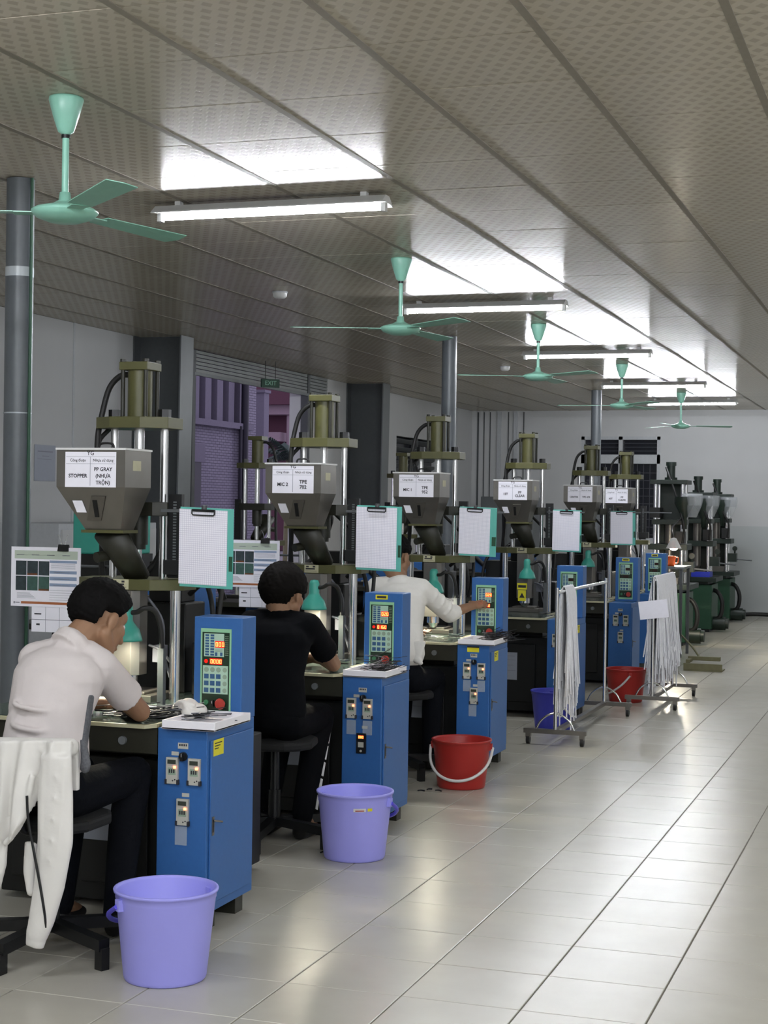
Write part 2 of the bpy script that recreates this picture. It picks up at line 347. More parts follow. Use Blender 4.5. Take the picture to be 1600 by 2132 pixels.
for k in range(9): part('lv', 'louvre', lambda b: b.obox((XL-.06, 22.08, 0), (.04, 0, .025), (0, 1.0, 0), (-.002, 0, .003)), M['steel'], win2, (0, 0, 1.58+.115*k))
MB().box(XL-.11, XL-.02, 22.05, 22.11, 1.5, 2.56).build('window_mullion', M['steeld'], win2)
# steel portal columns on the wall
for y in (13.44, 19.16):
    c = MB(); c.extr([(XL, y-.01, 0), (-6.55, y-.01, 0), (-6.52, y-.01, H-.003), (XL, y-.01, H-.003)], (0, .02, 0))
    c.box(-6.995, -6.98, y-.13, y+.13, 0, H-.003)
    col = struct('steel_column', c, M['steeld'])
    f = MB(); f.extr([(-6.55, y-.13, 0), (-6.55, y+.13, 0), (-6.52, y+.13, H-.003), (-6.52, y-.13, H-.003)], (.015, 0, 0)); f.build('column_flange', M['steel'], col)
# roller shutter, rolled up
sh = empty('roller_shutter', 'rolled-up grey roller shutter above the open doorway', 'shutter', (XL+.036, (OY0+SY1)/2, 2.9))
for k in range(6): part('slat', 'slat', lambda b: b.extr([(-.03, -(SY1-OY0)/2, 0), (-.012, -(SY1-OY0)/2, .003), (-.012, -(SY1-OY0)/2, .032), (-.03, -(SY1-OY0)/2, .036)], (0, SY1-OY0, 0)), M['shutter'], sh, (0, 0, .0375*k))
MB().box(-.035, .0, -(SY1-OY0)/2, (SY1-OY0)/2, -.03, 0).build('closing_bar', M['steel'], sh)
for s in (-1, 1): part('sg', 'guide_rail', lambda b: b.box(-.09, .0, -.035, .035, -2.9, .22), M['steeld'], sh, (-.002, (OY0 if s < 0 else OY1+.03)-(OY0+SY1)/2, 0))
ex = empty('exit_sign', 'small dark green EXIT sign hanging by two wires before the shutter', 'sign', (-6.75, 15.98, 2.845), -.75)
e = MB(); e.box(-.012, .012, -.105, .105, 0, .09, 0); e.text('EXIT', .066, (.0125, 0, .045), (0, 1, 0), (0, 0, 1), 1); e.build('sign_box', [M['exitg'], M['exitt']], ex)
for y in (-.06, .06): part('exw', 'hanging_wire', lambda b: b.cyl((0, 0, .09), (0, 0, H-2.845), .003, n=6), M['blackp'], ex, (0, y, 0))
# round pipe columns
for n, (y, l) in enumerate(((6.7, 'tall grey round pipe column with tape bands beside the white notice board'), (13.9, 'grey round pipe column rising behind the third machine'), (20.6, 'slim pale round pipe column before the barred back window'))):
    p = empty('pipe_column', l, 'column', (-4.13, y, 0))
    part('pc', 'column_shaft', lambda b: b.cyl((0, 0, 0), (0, 0, H-.0035), .066, n=28), M['pole'] if n < 2 else M['steel'], p)
    part('pcb', 'base_plate', lambda b: b.box(-.12, .12, -.12, .12, 0, .012), M['steeld'], p)
    if n == 0:
        MB().cyl((.074, -.02, 0), (.074, -.02, H-.004), .008, n=8).build('green_conduit', M['greenc'], p)
        for z, hh in ((2.66, .045), (2.01, .006)):
            MB().lathe([(.0675, z), (.0675, z+hh)], n=28).build('tape_band', M['tape'], p)
# ------------------------------------------------------------------ outside the doorway
struct('outdoor_ground', MB().box(-45, XL-.2, 5, 70, -.12, -.02), M['outg'])
bl = empty('brick_building', 'mauve painted brick building with striped louvre opening outside the doorway', 'building', (-11.2, 22, 0))
MB().box(-4, 0, -9, 3.9, 0, 2.85).box(-4, 0, -9, 3.9, 5.2, 7).box(-4, 0, 3.55, 3.9, 2.85, 5.2).build('wall', M['brick'], bl)
MB().box(-.4, -.3, -9, 3.55, 2.85, 5.2).build('louvre_backing', M['cond'], bl)
for k in range(27): part('vl', 'louvre', lambda b: b.box(-.2, -.02, -.115, .115, 2.93, 5.2), M['mauve'], bl, (0, -8.6+.46*k, 0))
MB().box(-.05, .1, -9, 3.6, 2.85, 2.95).build('sill', M['mauve'], bl)
MB().cyl((.1, 3.2, 0), (.1, 3.2, 6), .065, n=12).build('drain_pipe', M['cond'], bl); MB().cyl((.1, 3.03, 0), (.1, 3.03, 2.9), .03, n=10).build('drain_pipe', M['cond'], bl)
MB().box(0, .05, .6, 1.6, 0, 2.25).build('door', M['cond'], bl); MB().box(0, .07, .5, 1.7, 2.25, 2.54).build('door_panel', M['mauve'], bl)
gp = tag(MB().box(-.13, .13, -.13, .13, 0, 3.9).box(-.16, .16, -.16, .16, 3.9, 3.96).build('gate_post', M['mauve'], None, (-13.3, 31.0, 0)), 'plain pale gate post beside the brick building outdoors', 'post')
ho = empty('pink_house', 'far pink house with maroon roof seen through the doorway', 'house', (-20.6, 50, 0))
MB().box(-5, -.2, .9, 6, 0, 4.9).build('wall', M['pinkd'], ho)
MB().box(-5, .35, .2, 1.0, 4.6, 4.92).build('balcony_beam', M['pink'], ho)
MB().box(-5, -.2, .1, .9, 3.7, 4.0).build('balcony_slab', M['pink'], ho)
MB().extr([(-6, 0, 4.92), (.55, 0, 4.92), (.3, 0, 5.5), (-1.5, 0, 6.3), (-6, 0, 6.3)], (0, 8, 0)).build('roof', M['pinkd'], ho)
MB().cyl((.05, .4, 0), (.05, .4, 4.6), .11, n=12).build('pillar', M['pink'], ho)
tr = empty('palm_tree', 'dark palm tree outdoors in front of the pink house', 'tree', (-14.65, 36.0, 0))
MB().cyl((0, 0, 0), (0, 0, 2.75), .16, .11, n=10).build('trunk', M['wood'], tr)
for k in range(15):
    a = k*2.4; el = .25+.09*(k % 8)
    def fr_(b, a=a, el=el):
        base = V((0, 0, 2.7)); d = V((cos(a)*cos(el), sin(a)*cos(el), sin(el))); side = V((-sin(a), cos(a), 0)); L = 1.0
        for i in range(11):
            t = i/11; p = base+d*L*t+V((0, 0, -.5*t*t*cos(el)))
            for s in (-1, 1):
                q = p+side*s*.42*(1-.75*t)+d*.2+V((0, 0, -.2))
                b.add([p, p+d*.07, q], [(0, 1, 2)]); b.add([p+V((0, 0, .01)), q, p+d*.07], [(0, 1, 2)])
    part(('frond', k), 'frond', fr_, M['leaf'], tr)

# ------------------------------------------------------------------ ceiling lights, fans, detectors
LAB = {7.42: 'nearest fluorescent batten light on the ceiling above the first blue machine', 11.47: 'second fluorescent batten light, beyond the large teal ceiling fan',
       15.2: 'third fluorescent batten light along the ceiling row', 19.1: 'fourth fluorescent batten light along the ceiling row', 22.3: 'farthest fluorescent batten light near the back wall'}
def batten(x, y):
    vis = y in LAB and x < 0
    t = empty('fluorescent_light', LAB[y] if vis else 'unseen fluorescent batten light added overhead to brighten the room', 'light', (x, y, 3.05), 0, 'fluorescent batten lights')
    part('lb', 'batten_body', lambda b: b.extr([(-.62, -.082, .012), (-.62, -.03, .021), (-.62, .03, .021), (-.62, .082, .012), (-.62, .08, .018), (-.62, .028, .056), (-.62, -.028, .056), (-.62, -.08, .018)], (1.24, 0, 0)), M['white'], t)
    part('lt', 'tube', lambda b: b.cyl((-.59, 0, 0), (.59, 0, 0), .014, n=10), M['tube'], t)
    for s in (-1, 1):
        part('le', 'lamp_holder', lambda b: b.box(-.012, .012, -.017, .017, -.02, .022), M['white'], t, (s*.602, 0, 0))
        part('ls', 'mounting_bracket', lambda b: b.box(-.015, .015, -.02, .02, .056, H-3.05+.0005), M['white'], t, (s*.5, 0, 0))
for y in (-.6, 3.4, 7.42, 11.47, 15.2, 19.1, 22.3):
    batten(-3.15, y); batten(1.0, y)  # battens out of view are added to brighten the room
for x, y in ((3.2, -.6), (3.2, 3.4), (1.0, 1.4), (-1.1, -1.6), (3.2, 7.42), (-1.1, 1.0), (.6, -2.2), (2.6, 1.4), (2.6, -2.2)): batten(x, y)  # extra unseen battens put in round the camera for more light
FANS = ((5.39, 'large teal ceiling fan nearest the grey pipe column', pi+.3), (9.46, 'teal ceiling fan between the first two tube lights', pi+.38), (13.13, 'teal ceiling fan hanging beside the third tube light', pi+.45), (16.95, 'small teal ceiling fan beside the fourth tube light', pi+.2), (21.2, 'teal ceiling fan with spread blades nearest the back wall', .35))
for y, l, a in FANS:
    t = empty('ceiling_fan', l, 'fan', (-3.13, y, H), 0, 'teal ceiling fans')
    part('fc', 'canopy', lambda b: b.lathe([(.0, -.001), (.064, -.001), (.066, -.01), (.05, -.07), (.03, -.13), (.016, -.14)], n=28), M['teal'], t)
    part('fr', 'down_rod', lambda b: b.cyl((0, 0, -.13), (0, 0, -.4), .013, n=12), M['teal'], t)
    part('fk', 'collar', lambda b: b.cyl((0, 0, -.142), (0, 0, -.155), .017, n=12), M['blackp'], t)
    part('fm', 'motor_housing', lambda b: b.lathe([(.0, -.475), (.06, -.472), (.108, -.455), (.126, -.437), (.126, -.43), (.11, -.42), (.05, -.405), (.024, -.39), (.02, -.36), (.0, -.36)], n=36), M['teal'], t)
    for k in range(3):
        def bl_(b):
            b.extr([(.1, -.03, -.44), (.1, .03, -.44), (.2, .035, -.44), (.2, -.035, -.44)], (0, 0, .004))
            vs = [(.19, -.05, -.432), (.19, .045, -.44), (.66, .055, -.446), (.68, .0, -.44), (.66, -.06, -.43)]
            b.extr(vs, (0, 0, .003))
        part('fb', 'blade', bl_, M['teal'], t, (0, 0, 0), a+k*2*pi/3)
for x, y, l in ((-4.47, 10.74, 'white round smoke detector on the ceiling left of the second fan'), (-4.42, 17.0, 'small far smoke detector on the ceiling above the fourth machine')):
    t = empty('smoke_detector', l, 'detector', (x, y, H))
    part('sd1', 'base_ring', lambda b: b.cyl((0, 0, -.012), (0, 0, -.001), .056, n=24), M['winframe'], t)
    part('sd2', 'sensor_dome', lambda b: b.lathe([(.0, -.05), (.035, -.048), (.05, -.035), (.052, -.012)], n=24), M['white'], t)
# ------------------------------------------------------------------ moulding machines
def hexplate(w, f, c, k):   # plate seen from above: width, front depth, chamfer
    return [(-w, -k), (-c, -f), (c, -f), (w, -k), (w, k), (c, f), (-c, f), (-w, k)]
SEG = {'0': 'abcdef', '1': 'bc', '2': 'abged', '3': 'abgcd', '5': 'afgcd', '6': 'afgedc', '7': 'abc', '8': 'abcdefg', '9': 'abcdfg'}
def digits(b, txt, x, z, h, y, m):
    w = h*.55; t = h*.13
    for ch in txt:
        for q in SEG[ch]:
            r = dict(a=(x, x+w, z+h-t, z+h), g=(x, x+w, z+h/2-t/2, z+h/2+t/2), d=(x, x+w, z, z+t), f=(x, x+t, z+h/2, z+h), e=(x, x+t, z, z+h/2), b=(x+w-t, x+w, z+h/2, z+h), c=(x+w-t, x+w, z, z+h/2))[q]
            b.box(r[0], r[1], y-.0006, y, r[2], r[3], m)
        x += h*.78
XD, ZD = V((1, 0, 0)), V((0, 0, 1))
def faceplate(b):        # origin: lower left corner of the panel box front; x to .205, z to .395
    b.box(.030, .160, -.003, 0, .018, .352, 0)
    b.box(.037, .153, -.0036, -.003, .034, .338, 1)
    b.box(.045, .130, -.0042, -.0036, .243, .333, 2)
    b.box(.041, .148, -.0042, -.0036, .098, .208, 2)
    for i in range(2):
        for j in range(8): b.box(.050+.022*i, .066+.022*i, -.0048, -.0042, .247+.0107*j, .2545+.0107*j, 3)
    for i in range(2): b.box(.092+.022*i, .102+.022*i, -.0048, -.0042, .246, .26, 3)
    for j in range(4): b.box(.092, .124, -.0046, -.0042, .263+.003*j, .2645+.003*j, 4)
    for i in range(3):
        b.cyl((.0567+.0255*i, -.0042, .192), (.0567+.0255*i, -.0049, .192), .010, n=14, m=4)
        for j in range(3): b.box(.047+.0255*i, .066+.0255*i, -.0052, -.0042, .103+.027*j, .121+.027*j, 3)
    for j in range(4): b.cyl((.1345, -.0042, .112+.0267*j), (.1345, -.0049, .112+.0267*j), .009, n=14, m=4)
    for j in range(10): b.box(.134, .149, -.0040, -.0036, .25+.008*j, .252+.008*j, 4)
def timer(b):            # origin: lower centre of the timer
    b.box(-.024, .024, -.012, 0, 0, .098, 0); b.box(-.022, .022, -.014, -.012, .07, .097, 0)
    b.box(-.017, .017, -.0148, -.014, .074, .09, 1)
    for i in range(3): b.box(-.012+.009*i, -.006+.009*i, -.0128, -.012, .04, .054, 3)
    b.box(-.0155, .0165, -.0124, -.012, .033, .06, 4)
    for s in (-1, 1): b.box(s*.024-.004, s*.024+.004, -.014, -.002, -.002, .016, 3)
    for s in (0, 1): b.cyl((.004+.009*s, -.012, .012+.004*s), (.004+.009*s, -.0126, .012+.004*s), .003, n=8, m=3)
    b.box(.008, .017, -.0165, -.012, .058, .067, 2)
def timer_led(b):
    b.box(-.024, .024, -.012, 0, 0, .098, 3); b.box(-.017, .017, -.0148, -.012, .07, .09, 1)
    digits(b, '080', -.012, .074, .012, -.0149, 2)
    b.box(-.014, .014, -.014, -.012, .03, .055, 4); b.cyl((0, -.012, .012), (0, -.014, .012), .006, n=10, m=4)
SIGN = dict(STOPPER=('STOPPER', ['PP GRAY', '(NHỰA', 'TRỘN)'], 0), M2=('MIC 2', ['TPE', '702'], 0), M1=('MIC 1', ['TPE', '952'], 1), S1=('1ST', ['PP', 'CLEAR'], 0), CE=('CENTER', ['TPE 470'], 1), S6=('6ST', ['PP', 'CLEAR'], 0))
def sign_mesh(key):
    a, rows, full = SIGN[key]
    def fn(b):
        W, Hh = .23, .142
        b.box(-W/2, W/2, -.001, 0, 0, Hh, 0); o = V((0, -.001, 0))
        b.rect(o, XD, ZD, -.002, .000, .006, Hh-.02, .0003, 2)
        for z in (Hh-.02, Hh-.048): b.rect(o, XD, ZD, -W/2+.004, W/2-.004, z, z+.0012, .0003, 2)
        b.text('YG', .024, o+ZD*(Hh-.010 if full else Hh-.006), XD, ZD, 1)
        b.text('Công đoạn', .0155, o+V((-.057, 0, Hh-.034)), XD, ZD, 1); b.text('Nhựa sử dụng', .0155, o+V((.057, 0, Hh-.034)), XD, ZD, 1)
        b.text(a, .024 if len(a) < 6 else .021, o+V((-.057, 0, .045)), XD, ZD, 1, bold=.03)
        for i, r in enumerate(rows): b.text(r, .021 if len(rows) == 3 else .026 if len(r) < 6 else .022, o+V((.057, 0, .045+(len(rows)-1)*.0135-i*.027)), XD, ZD, 1, bold=.025)
    return fn
def machine(n, y0, dx, label, sign, lit, second=False):
    t = empty('injection_machine', label, 'machine', (-3.17, y0, 0), 0, 'blue-cabinet moulding machines in the main row')
    P = lambda key, name, fn, m, par=t, loc=(0, 0, 0), bevel=0, rz=0: part(('mc', key), name, fn, m, par, loc, rz, bevel)
    up = (dx, 0, 0)
    P('base', 'base_frame', lambda b: b.box(-.36, .40, -.45, .42, .03, .60).box(-.30, -.12, -.475, -.45, .1, .56).box(.0, .3, -.465, -.45, .1, .55), M['blackm'], bevel=.006)
    for i, (x, y) in enumerate(((-.3, -.24), (.34, -.24), (-.3, .36), (.34, .36))): P('bf', 'levelling_foot', lambda b: b.cyl((0, 0, 0), (0, 0, .02), .035, n=14).cyl((0, 0, .02), (0, 0, .09), .012, n=8), M['steeld'], loc=(x, y, 0))
    P('bed', 'bed', lambda b: b.box(-.34, .34, -.4, .4, .6, .745), M['olived'], bevel=.005)
    ap = P('apron', 'apron', lambda b: b.box(-.40, .432, -.655, -.635, .655, .752).box(-.40, -.385, -.635, -.38, .655, .752).box(.417, .432, -.635, -.38, .655, .752), M['olived'])
    P('ab1', 'stop_button', lambda b: b.cyl((0, -.655, .70), (0, -.675, .70), .013, n=14).cyl((0, -.675, .70), (0, -.69, .70), .022, n=16), M['red'], ap, (.1, 0, 0))
    P('ab2', 'start_button', lambda b: b.cyl((0, -.655, .70), (0, -.668, .70), .016, n=14), M['steel'], ap, (.29, 0, 0))
    tp = P('table', 'table_top', lambda b: b.prism([(-.42, -.70), (.40, -.70), (.43, -.655), (.432, -.36), (.36, -.34), (.36, .34), (-.42, .34)], .754, .768), M['cream'])
    P('tabm', 'table_mat', lambda b: b.prism([(-.41, -.685), (.385, -.685), (.415, -.65), (.415, -.36), (.345, -.33), (.345, .33), (-.41, .33)], .768, .7705), M['tabtop'], tp)
    for s in (-1, 1):
        P('tb', 'tie_bar', lambda b: b.cyl((0, 0, .7705), (0, 0, 1.236), .0225, n=20), M['chrome'], loc=(dx+s*.178, 0, 0))
        P('ur', 'guide_rod', lambda b: b.cyl((0, 0, 1.28), (0, 0, 1.906), .0165, n=18), M['chrome'], loc=(dx+s*.117, 0, 0))
    P('mold', 'mould_block', lambda b: b.box(-.13, .13, -.12, .1, .7705, .80).box(-.09, .09, -.1, .08, .80, .812), M['staind'], loc=up, bevel=.003)
    pl = P('platen', 'injection_platen', lambda b: b.prism(hexplate(.245, .145, .13, .06), 1.235, 1.28), M['olive'], loc=up, bevel=.002)
    def nm(b):
        b.box(-.045, .035, -.1475, -.1455, 1.238, 1.279, 0); o = V((-.005, -.1475, 1.26))
        b.rect(o, XD, ZD, -.032, .02, -.005, .002, .0004, 1); b.rect(o, XD, ZD, -.03, -.015, .006, .014, .0004, 1); b.rect(o, XD, ZD, .008, .022, .006, .014, .0004, 1); b.rect(o, XD, ZD, -.035, .03, -.014, -.0125, .0004, 1)
    P('np', 'nameplate', nm, [M['cream'], M['ink']], pl)
    P('cross', 'crosshead', lambda b: b.prism(hexplate(.155, .07, .1, .04), 1.542, 1.6), M['olived'], loc=up, bevel=.002)
    P('ic', 'injection_cylinder', lambda b: b.cyl((0, 0, 1.42), (0, 0, 1.542), .042, n=20).cyl((0, 0, 1.40), (0, 0, 1.42), .033, n=20), M['olived'], loc=up)
    P('pl', 'plunger', lambda b: b.cyl((0, 0, 1.281), (0, 0, 1.40), .017, n=16), M['chrome'], loc=up); P('prod', 'piston_rod', lambda b: b.cyl((0, 0, 1.6), (0, 0, 1.907), .022, n=16), M['chrome'], loc=up)
    cp = P('crown', 'crown_plate', lambda b: b.prism(hexplate(.168, .135, .07, .07), 1.906, 1.953), M['olive'], loc=up, bevel=.002)
    for s in (-1, 1): P('nut', 'rod_nut', lambda b: b.cyl((0, 0, 1.953), (0, 0, 1.988), .027, n=6), M['blackp'], cp, (s*.117, 0, 0))
    cy = P('cyl', 'hydraulic_cylinder', lambda b: b.cyl((0, 0, 1.9535), (0, 0, 2.152), .052, n=26), M['olive'], loc=up)
    P('cap', 'cylinder_cap', lambda b: b.box(-.066, .066, -.066, .066, 2.152, 2.186), M['olive'], cy, bevel=.003)
    for x in (-1, 1):
        for y in (-1, 1): P('stud', 'tie_stud', lambda b: b.cyl((0, 0, 1.9535), (0, 0, 2.152), .009, n=10).cyl((0, 0, 2.186), (0, 0, 2.198), .013, n=6), M['olived'], cy, (x*.053, y*.053, 0))
    P('hose', 'hydraulic_hose', lambda b: b.tube([(-.045, -.01, 2.135), (-.09, -.01, 2.13), (-.14, -.01, 2.08), (-.165, -.02, 1.98), (-.17, -.05, 1.87), (-.175, -.04, 1.72), (-.2, .05, 1.5), (-.25, .15, 1.1), (-.25, .2, .7)], .0125, n=10), M['rubber'], loc=up)
    P('hose2', 'hydraulic_hose', lambda b: b.tube([(-.11, .03, 1.93), (-.15, .0, 1.9), (-.19, -.02, 1.82), (-.21, .04, 1.6), (-.22, .12, 1.2), (-.2, .2, .7)], .010, n=10), M['rubber'], loc=up)
    # hopper
    def hop(b):
        x0, x1, y0_, y1, z0, z1 = -.19, .12, -.35, -.126, 1.657, 1.806
        b.box(x0, x1, y0_, y1, z0, z1)
        q = [(-.085, -.295), (.075, -.295), (.075, -.185), (-.085, -.185)]; p = [(x0, y0_), (x1, y0_), (x1, y1), (x0, y1)]
        b.add([(x, y, z0) for x, y in p]+[(x, y, 1.484) for x, y in q], [(4+i, 4+(i+1) % 4, (i+1) % 4, i) for i in range(4)]+[(7, 6, 5, 4)])
    hp = P('hop', 'hopper', hop, M['stain'], loc=up)
    P('lid', 'hopper_lid', lambda b: b.box(-.194, .124, -.354, -.122, 1.806, 1.814), M['white'], hp)  # white stands in for light reflecting off the lid top
    P('lid2', 'lid_handle', lambda b: b.tube([(-.06, -.24, 1.814), (-.05, -.24, 1.835), (.0, -.24, 1.835), (.01, -.24, 1.814)], .005, n=6), M['rubber'], hp)
    part(('sg', sign), 'process_sign', sign_mesh(sign), [M['paper'], M['ink'], M['inkl']], hp, (-.035, -.3505, 1.656))
    P('stk', 'sticker', lambda b: b.box(.1201, .1208, -.285, -.215, 1.725, 1.765), M['cream'], hp)
    nrm = V((0, -.1735, -.055)).normalized()
    P('sight', 'sight_glass', lambda b: b.obox((-.02, -.325, 1.572), (.032, 0, 0), V((-.35, .34, -.95)).normalized()*.055, nrm*.004, 0).obox((-.02, -.328, 1.571), (.009, 0, 0), V((-.0, .34, -.95)).normalized()*.036, nrm*.005, 1), [M['staind'], M['blackp']], hp)
    P('stk2', 'label', lambda b: b.obox((-.095, -.329, 1.578), (.022, 0, 0), V((.25, .34, -.95)).normalized()*.026, nrm*.001), M['paper'], hp)
    ch = P('chute', 'feed_chute', lambda b: b.ecyl((-.005, -.235, 1.472), .075, .05, (.035, -.06, 1.283), .05, .05, (1, 0, 0), n=20).cyl((-.04, -.16, 1.38), (-.07, -.23, 1.37), .022, n=12), M['olived'], loc=up)
    P('flange', 'flange', lambda b: b.box(-.10, .09, -.305, -.175, 1.472, 1.484), M['olive'], ch)
    br = P('barrel', 'barrel_cover', lambda b: b.prism([(-.045, -.14), (.045, -.14), (.07, -.11), (.07, -.04), (-.045, -.04)], .882, 1.234), M['stain'], loc=up, bevel=.002)
    if n == 3: P('wsg', 'warning_sign', lambda b: b.box(-.04, .04, -.1425, -.1405, .95, 1.0, 0).box(-.032, .032, -.1435, -.1425, .965, .985, 1).box(-.032, .032, -.1425, -.1405, .86, .945, 0).extr([(-.022, -.1428, .885), (.022, -.1428, .885), (0, -.1428, .925)], (0, -.0006, 0), 1), [M['yellow'], M['ink']], br)
    P('noz', 'nozzle', lambda b: b.cyl((.01, -.09, .842), (.01, -.09, .882), .042, n=20).cyl((.01, -.09, .812), (.01, -.09, .842), .022, .038, n=20), M['chrome'], br)
    P('hw', 'heater_wires', lambda b: b.tube([(.06, -.02, 1.2), (.12, 0, 1.1), (.1, .06, .95), (.13, .1, .8)], .006, n=6).tube([(.07, -.02, 1.0), (.13, -.03, .98), (.15, .06, .9)], .006, n=6).box(.085, .13, -.02, .03, .93, 1.0), M['wireg'], br)
    gr = P('rail', 'position_scale', lambda b: b.box(.155, .215, -.03, -.005, 1.285, 1.634), M['blackp'], loc=up)
    P('railt', 'scale_teeth', lambda b: [b.box(.178, .192, -.033, -.03, 1.31+.012*k, 1.316+.012*k) for k in range(25)], M['steel'], gr)
    P('railb', 'sensor_box', lambda b: b.box(.15, .245, -.06, -.005, 1.30, 1.36), M['blackp'], gr)
    P('arm', 'clipboard_arm', lambda b: b.box(.2, .50, -.19, -.178, 1.56, 1.572).box(.2, .212, -.19, 0.0, 1.56, 1.572), M['steeld'], loc=up)
    P('rear', 'hydraulic_housing', lambda b: b.box(-.30, .10, .26, .46, .77, 1.16).box(-.36, -.2, .1, .3, .77, 1.02).box(.16, .30, .2, .4, .77, 1.0).box(-.1, .06, .3, .44, 1.16, 1.34), M['blackm'], bevel=.006)
    P('rhose', 'hose_bundle', lambda b: b.tube([(-.28, .2, .8), (-.3, .16, 1.0), (-.26, .2, 1.2), (-.1, .3, 1.3), (0, .3, 1.5), (.05, .1, 1.57)], .013, n=8).tube([(.2, .25, .95), (.25, .22, 1.1), (.2, .25, 1.25), (.1, .3, 1.2)], .012, n=8).tube([(.24, .22, .95), (.29, .2, 1.15), (.25, .25, 1.35), (.1, .1, 1.55)], .011, n=8), M['rubber'])
    # cabinet
    cb = P('cab', 'control_cabinet', lambda b: b.box(.437, .64, -.66, -.225, .07, .757), M['blue'], bevel=.003)
    P('cabf', 'cabinet_foot', lambda b: b.box(.50, .62, -.035, .035, 0, .07), M['olived'], cb, (0, -.565, 0)); P('cabf', 'cabinet_foot', None, None, cb, (0, -.305, 0))
    P('door', 'cabinet_door', lambda b: b.box(.6402, .6475, -.638, -.246, .105, .715), M['blue'], cb, bevel=.002)
    P('hdl', 'door_handle', lambda b: b.box(.6476, .650, -.625, -.607, .36, .43, 0).box(.650, .6508, -.621, -.611, .372, .418, 1).tube([(.652, -.616, .415), (.665, -.605, .413), (.672, -.585, .408)], .004, n=6, m=0), [M['staind'], M['blackp']], cb)
    P('swl', 'switch_label', lambda b: b.box(-.021, .021, -.0012, 0, 0, .022, 0).box(-.016, -.010, -.0016, -.0012, .010, .018, 1).box(-.007, -.001, -.0016, -.0012, .010, .018, 1).box(.002, .008, -.0016, -.0012, .010, .018, 1).box(.011, .016, -.0016, -.0012, .010, .018, 1), [M['timer'], M['ink']], cb, (.542, -.66, .683))
    P('swk', 'rotary_switch', lambda b: b.cyl((0, 0, 0), (0, -.01, 0), .0165, n=18, m=0).box(-.006, .006, -.022, -.01, -.015, .015, 0).box(-.001, .001, -.0225, -.022, 0, .013, 1), [M['blackp'], M['whitep']], cb, (.545, -.66, .655))
    spots = ((.502, .552), (.592, .552), (.547, .40)) if n != 1 else ((.486, .555), (.57, .555), (.54, .385))
    tm = [M['timer'], M['lcd'], M['orange'], M['ink'], M['keyg']]
    for i, (x, z) in enumerate(spots):
        if n == 1 and i == 2: part(('mc', 'tl'), 'timer', timer_led, [M['timer'], M['ledoff'], M['led'], M['blackp'], M['timer']], cb, (x, -.66, z))
        elif lit or n > 2: part(('mc', 'tm%d' % (n > 2)), 'timer', timer, tm if n <= 2 else tm[:2]+[M['timer']]+tm[3:], cb, (x, -.66, z))
    P('tll', 'timer_label', lambda b: b.box(-.015, .015, -.001, 0, 0, .014), M['timer'], cb, (.555, -.66, .505)); P('tll', 'timer_label', None, None, cb, (.51, -.66, .657))
    if n in (1, 2): P('cov', 'clear_cover', lambda b: b.box(-.024, .024, -.006, -.003, -.07, .0), M['clear'], cb, (spots[0][0], -.66, .545)); P('cov', 'clear_cover', None, None, cb, (spots[1][0], -.66, .545))
    if n in (0, 2): P('cov', 'clear_cover', None if n else (lambda b: b.box(-.024, .024, -.006, -.003, -.07, .0)), M['clear'], cb, (.54, -.66, .395))
    if n in (0, 2, 3): P('ys', 'warning_sticker', lambda b: b.box(.6476, .6482, -.62, -.53, .655, .715, 0).box(.6482, .6484, -.61, -.545, .70, .704, 1).box(.6482, .6484, -.61, -.56, .69, .694, 1).box(.6482, .6484, -.61, -.575, .68, .684, 1), [M['yellow'], M['ink']], cb, (0, 0 if n == 0 else .05, 0))
    if n == 2: P('ys2', 'warning_sticker', lambda b: b.box(.5, .575, -.6615, -.66, .715, .75, 0).box(.5, .575, -.662, -.6615, .742, .75, 1), [M['yellow'], M['ink']], cb)
    # panel box
    pn = P('pan', 'control_panel', lambda b: b.box(.437, .642, -.357, -.222, .7575, 1.155), M['blue'], bevel=.004)
    P('fpl', 'faceplate', faceplate, [M['plate'], M['plated'], M['plateb'], M['key'], M['keyg']], pn, (.437, -.357, .7575))
    txt = {0: ('000', '0000'), 1: ('020', '0160'), 2: ('020', '0760')}.get(n)
    def disp(b):
        b.box(.092, .130, -.0052, -.0036, .279, .304, 0); b.box(.070, .122, -.0052, -.0036, .213, .236, 0)
        if txt: digits(b, txt[0], .095, .283, .017, -.0052, 1); digits(b, txt[1], .074, .2165, .016, -.0052, 1)
        b.cyl((.054, -.0036, .2245), (.054, -.0045, .2245), .008, n=12, m=0)
    part(('disp', n if txt else 9), 'led_display', disp, [M['ledbg'] if txt else M['ledoff'], M['led']], pn, (.437, -.357, .7575))
    P('es', 'emergency_stop', lambda b: b.cyl((0, 0, 0), (0, -.012, 0), .014, n=16).cyl((0, -.012, 0), (0, -.02, 0), .016, .022, n=20).cyl((0, -.02, 0), (0, -.026, 0), .022, .018, n=20), M['red'], pn, (.437+.124, -.3606, .7575+.062))
    P('sel', 'selector_knob', lambda b: b.cyl((0, 0, 0), (0, -.008, 0), .012, n=16, m=0).box(-.005, .005, -.018, -.008, -.012, .012, 0).box(-.001, .001, -.0185, -.018, 0, .01, 1), [M['blackp'], M['whitep']], pn, (.437+.089, -.3606, .7575+.062))
    P('gb', 'start_button', lambda b: b.cyl((0, 0, 0), (0, -.008, 0), .01, n=14), M['grn'], pn, (.437+.058, -.3606, .7575+.064))
    if n in (1, 4, 5): P('yn', 'name_sticker', lambda b: b.box(.06, .125, -.001, 0, .365, .388, 0).box(.068, .118, -.0016, -.001, .371, .382, 1), [M['yellow'], M['ink']], pn, (.437, -.357, .7575))
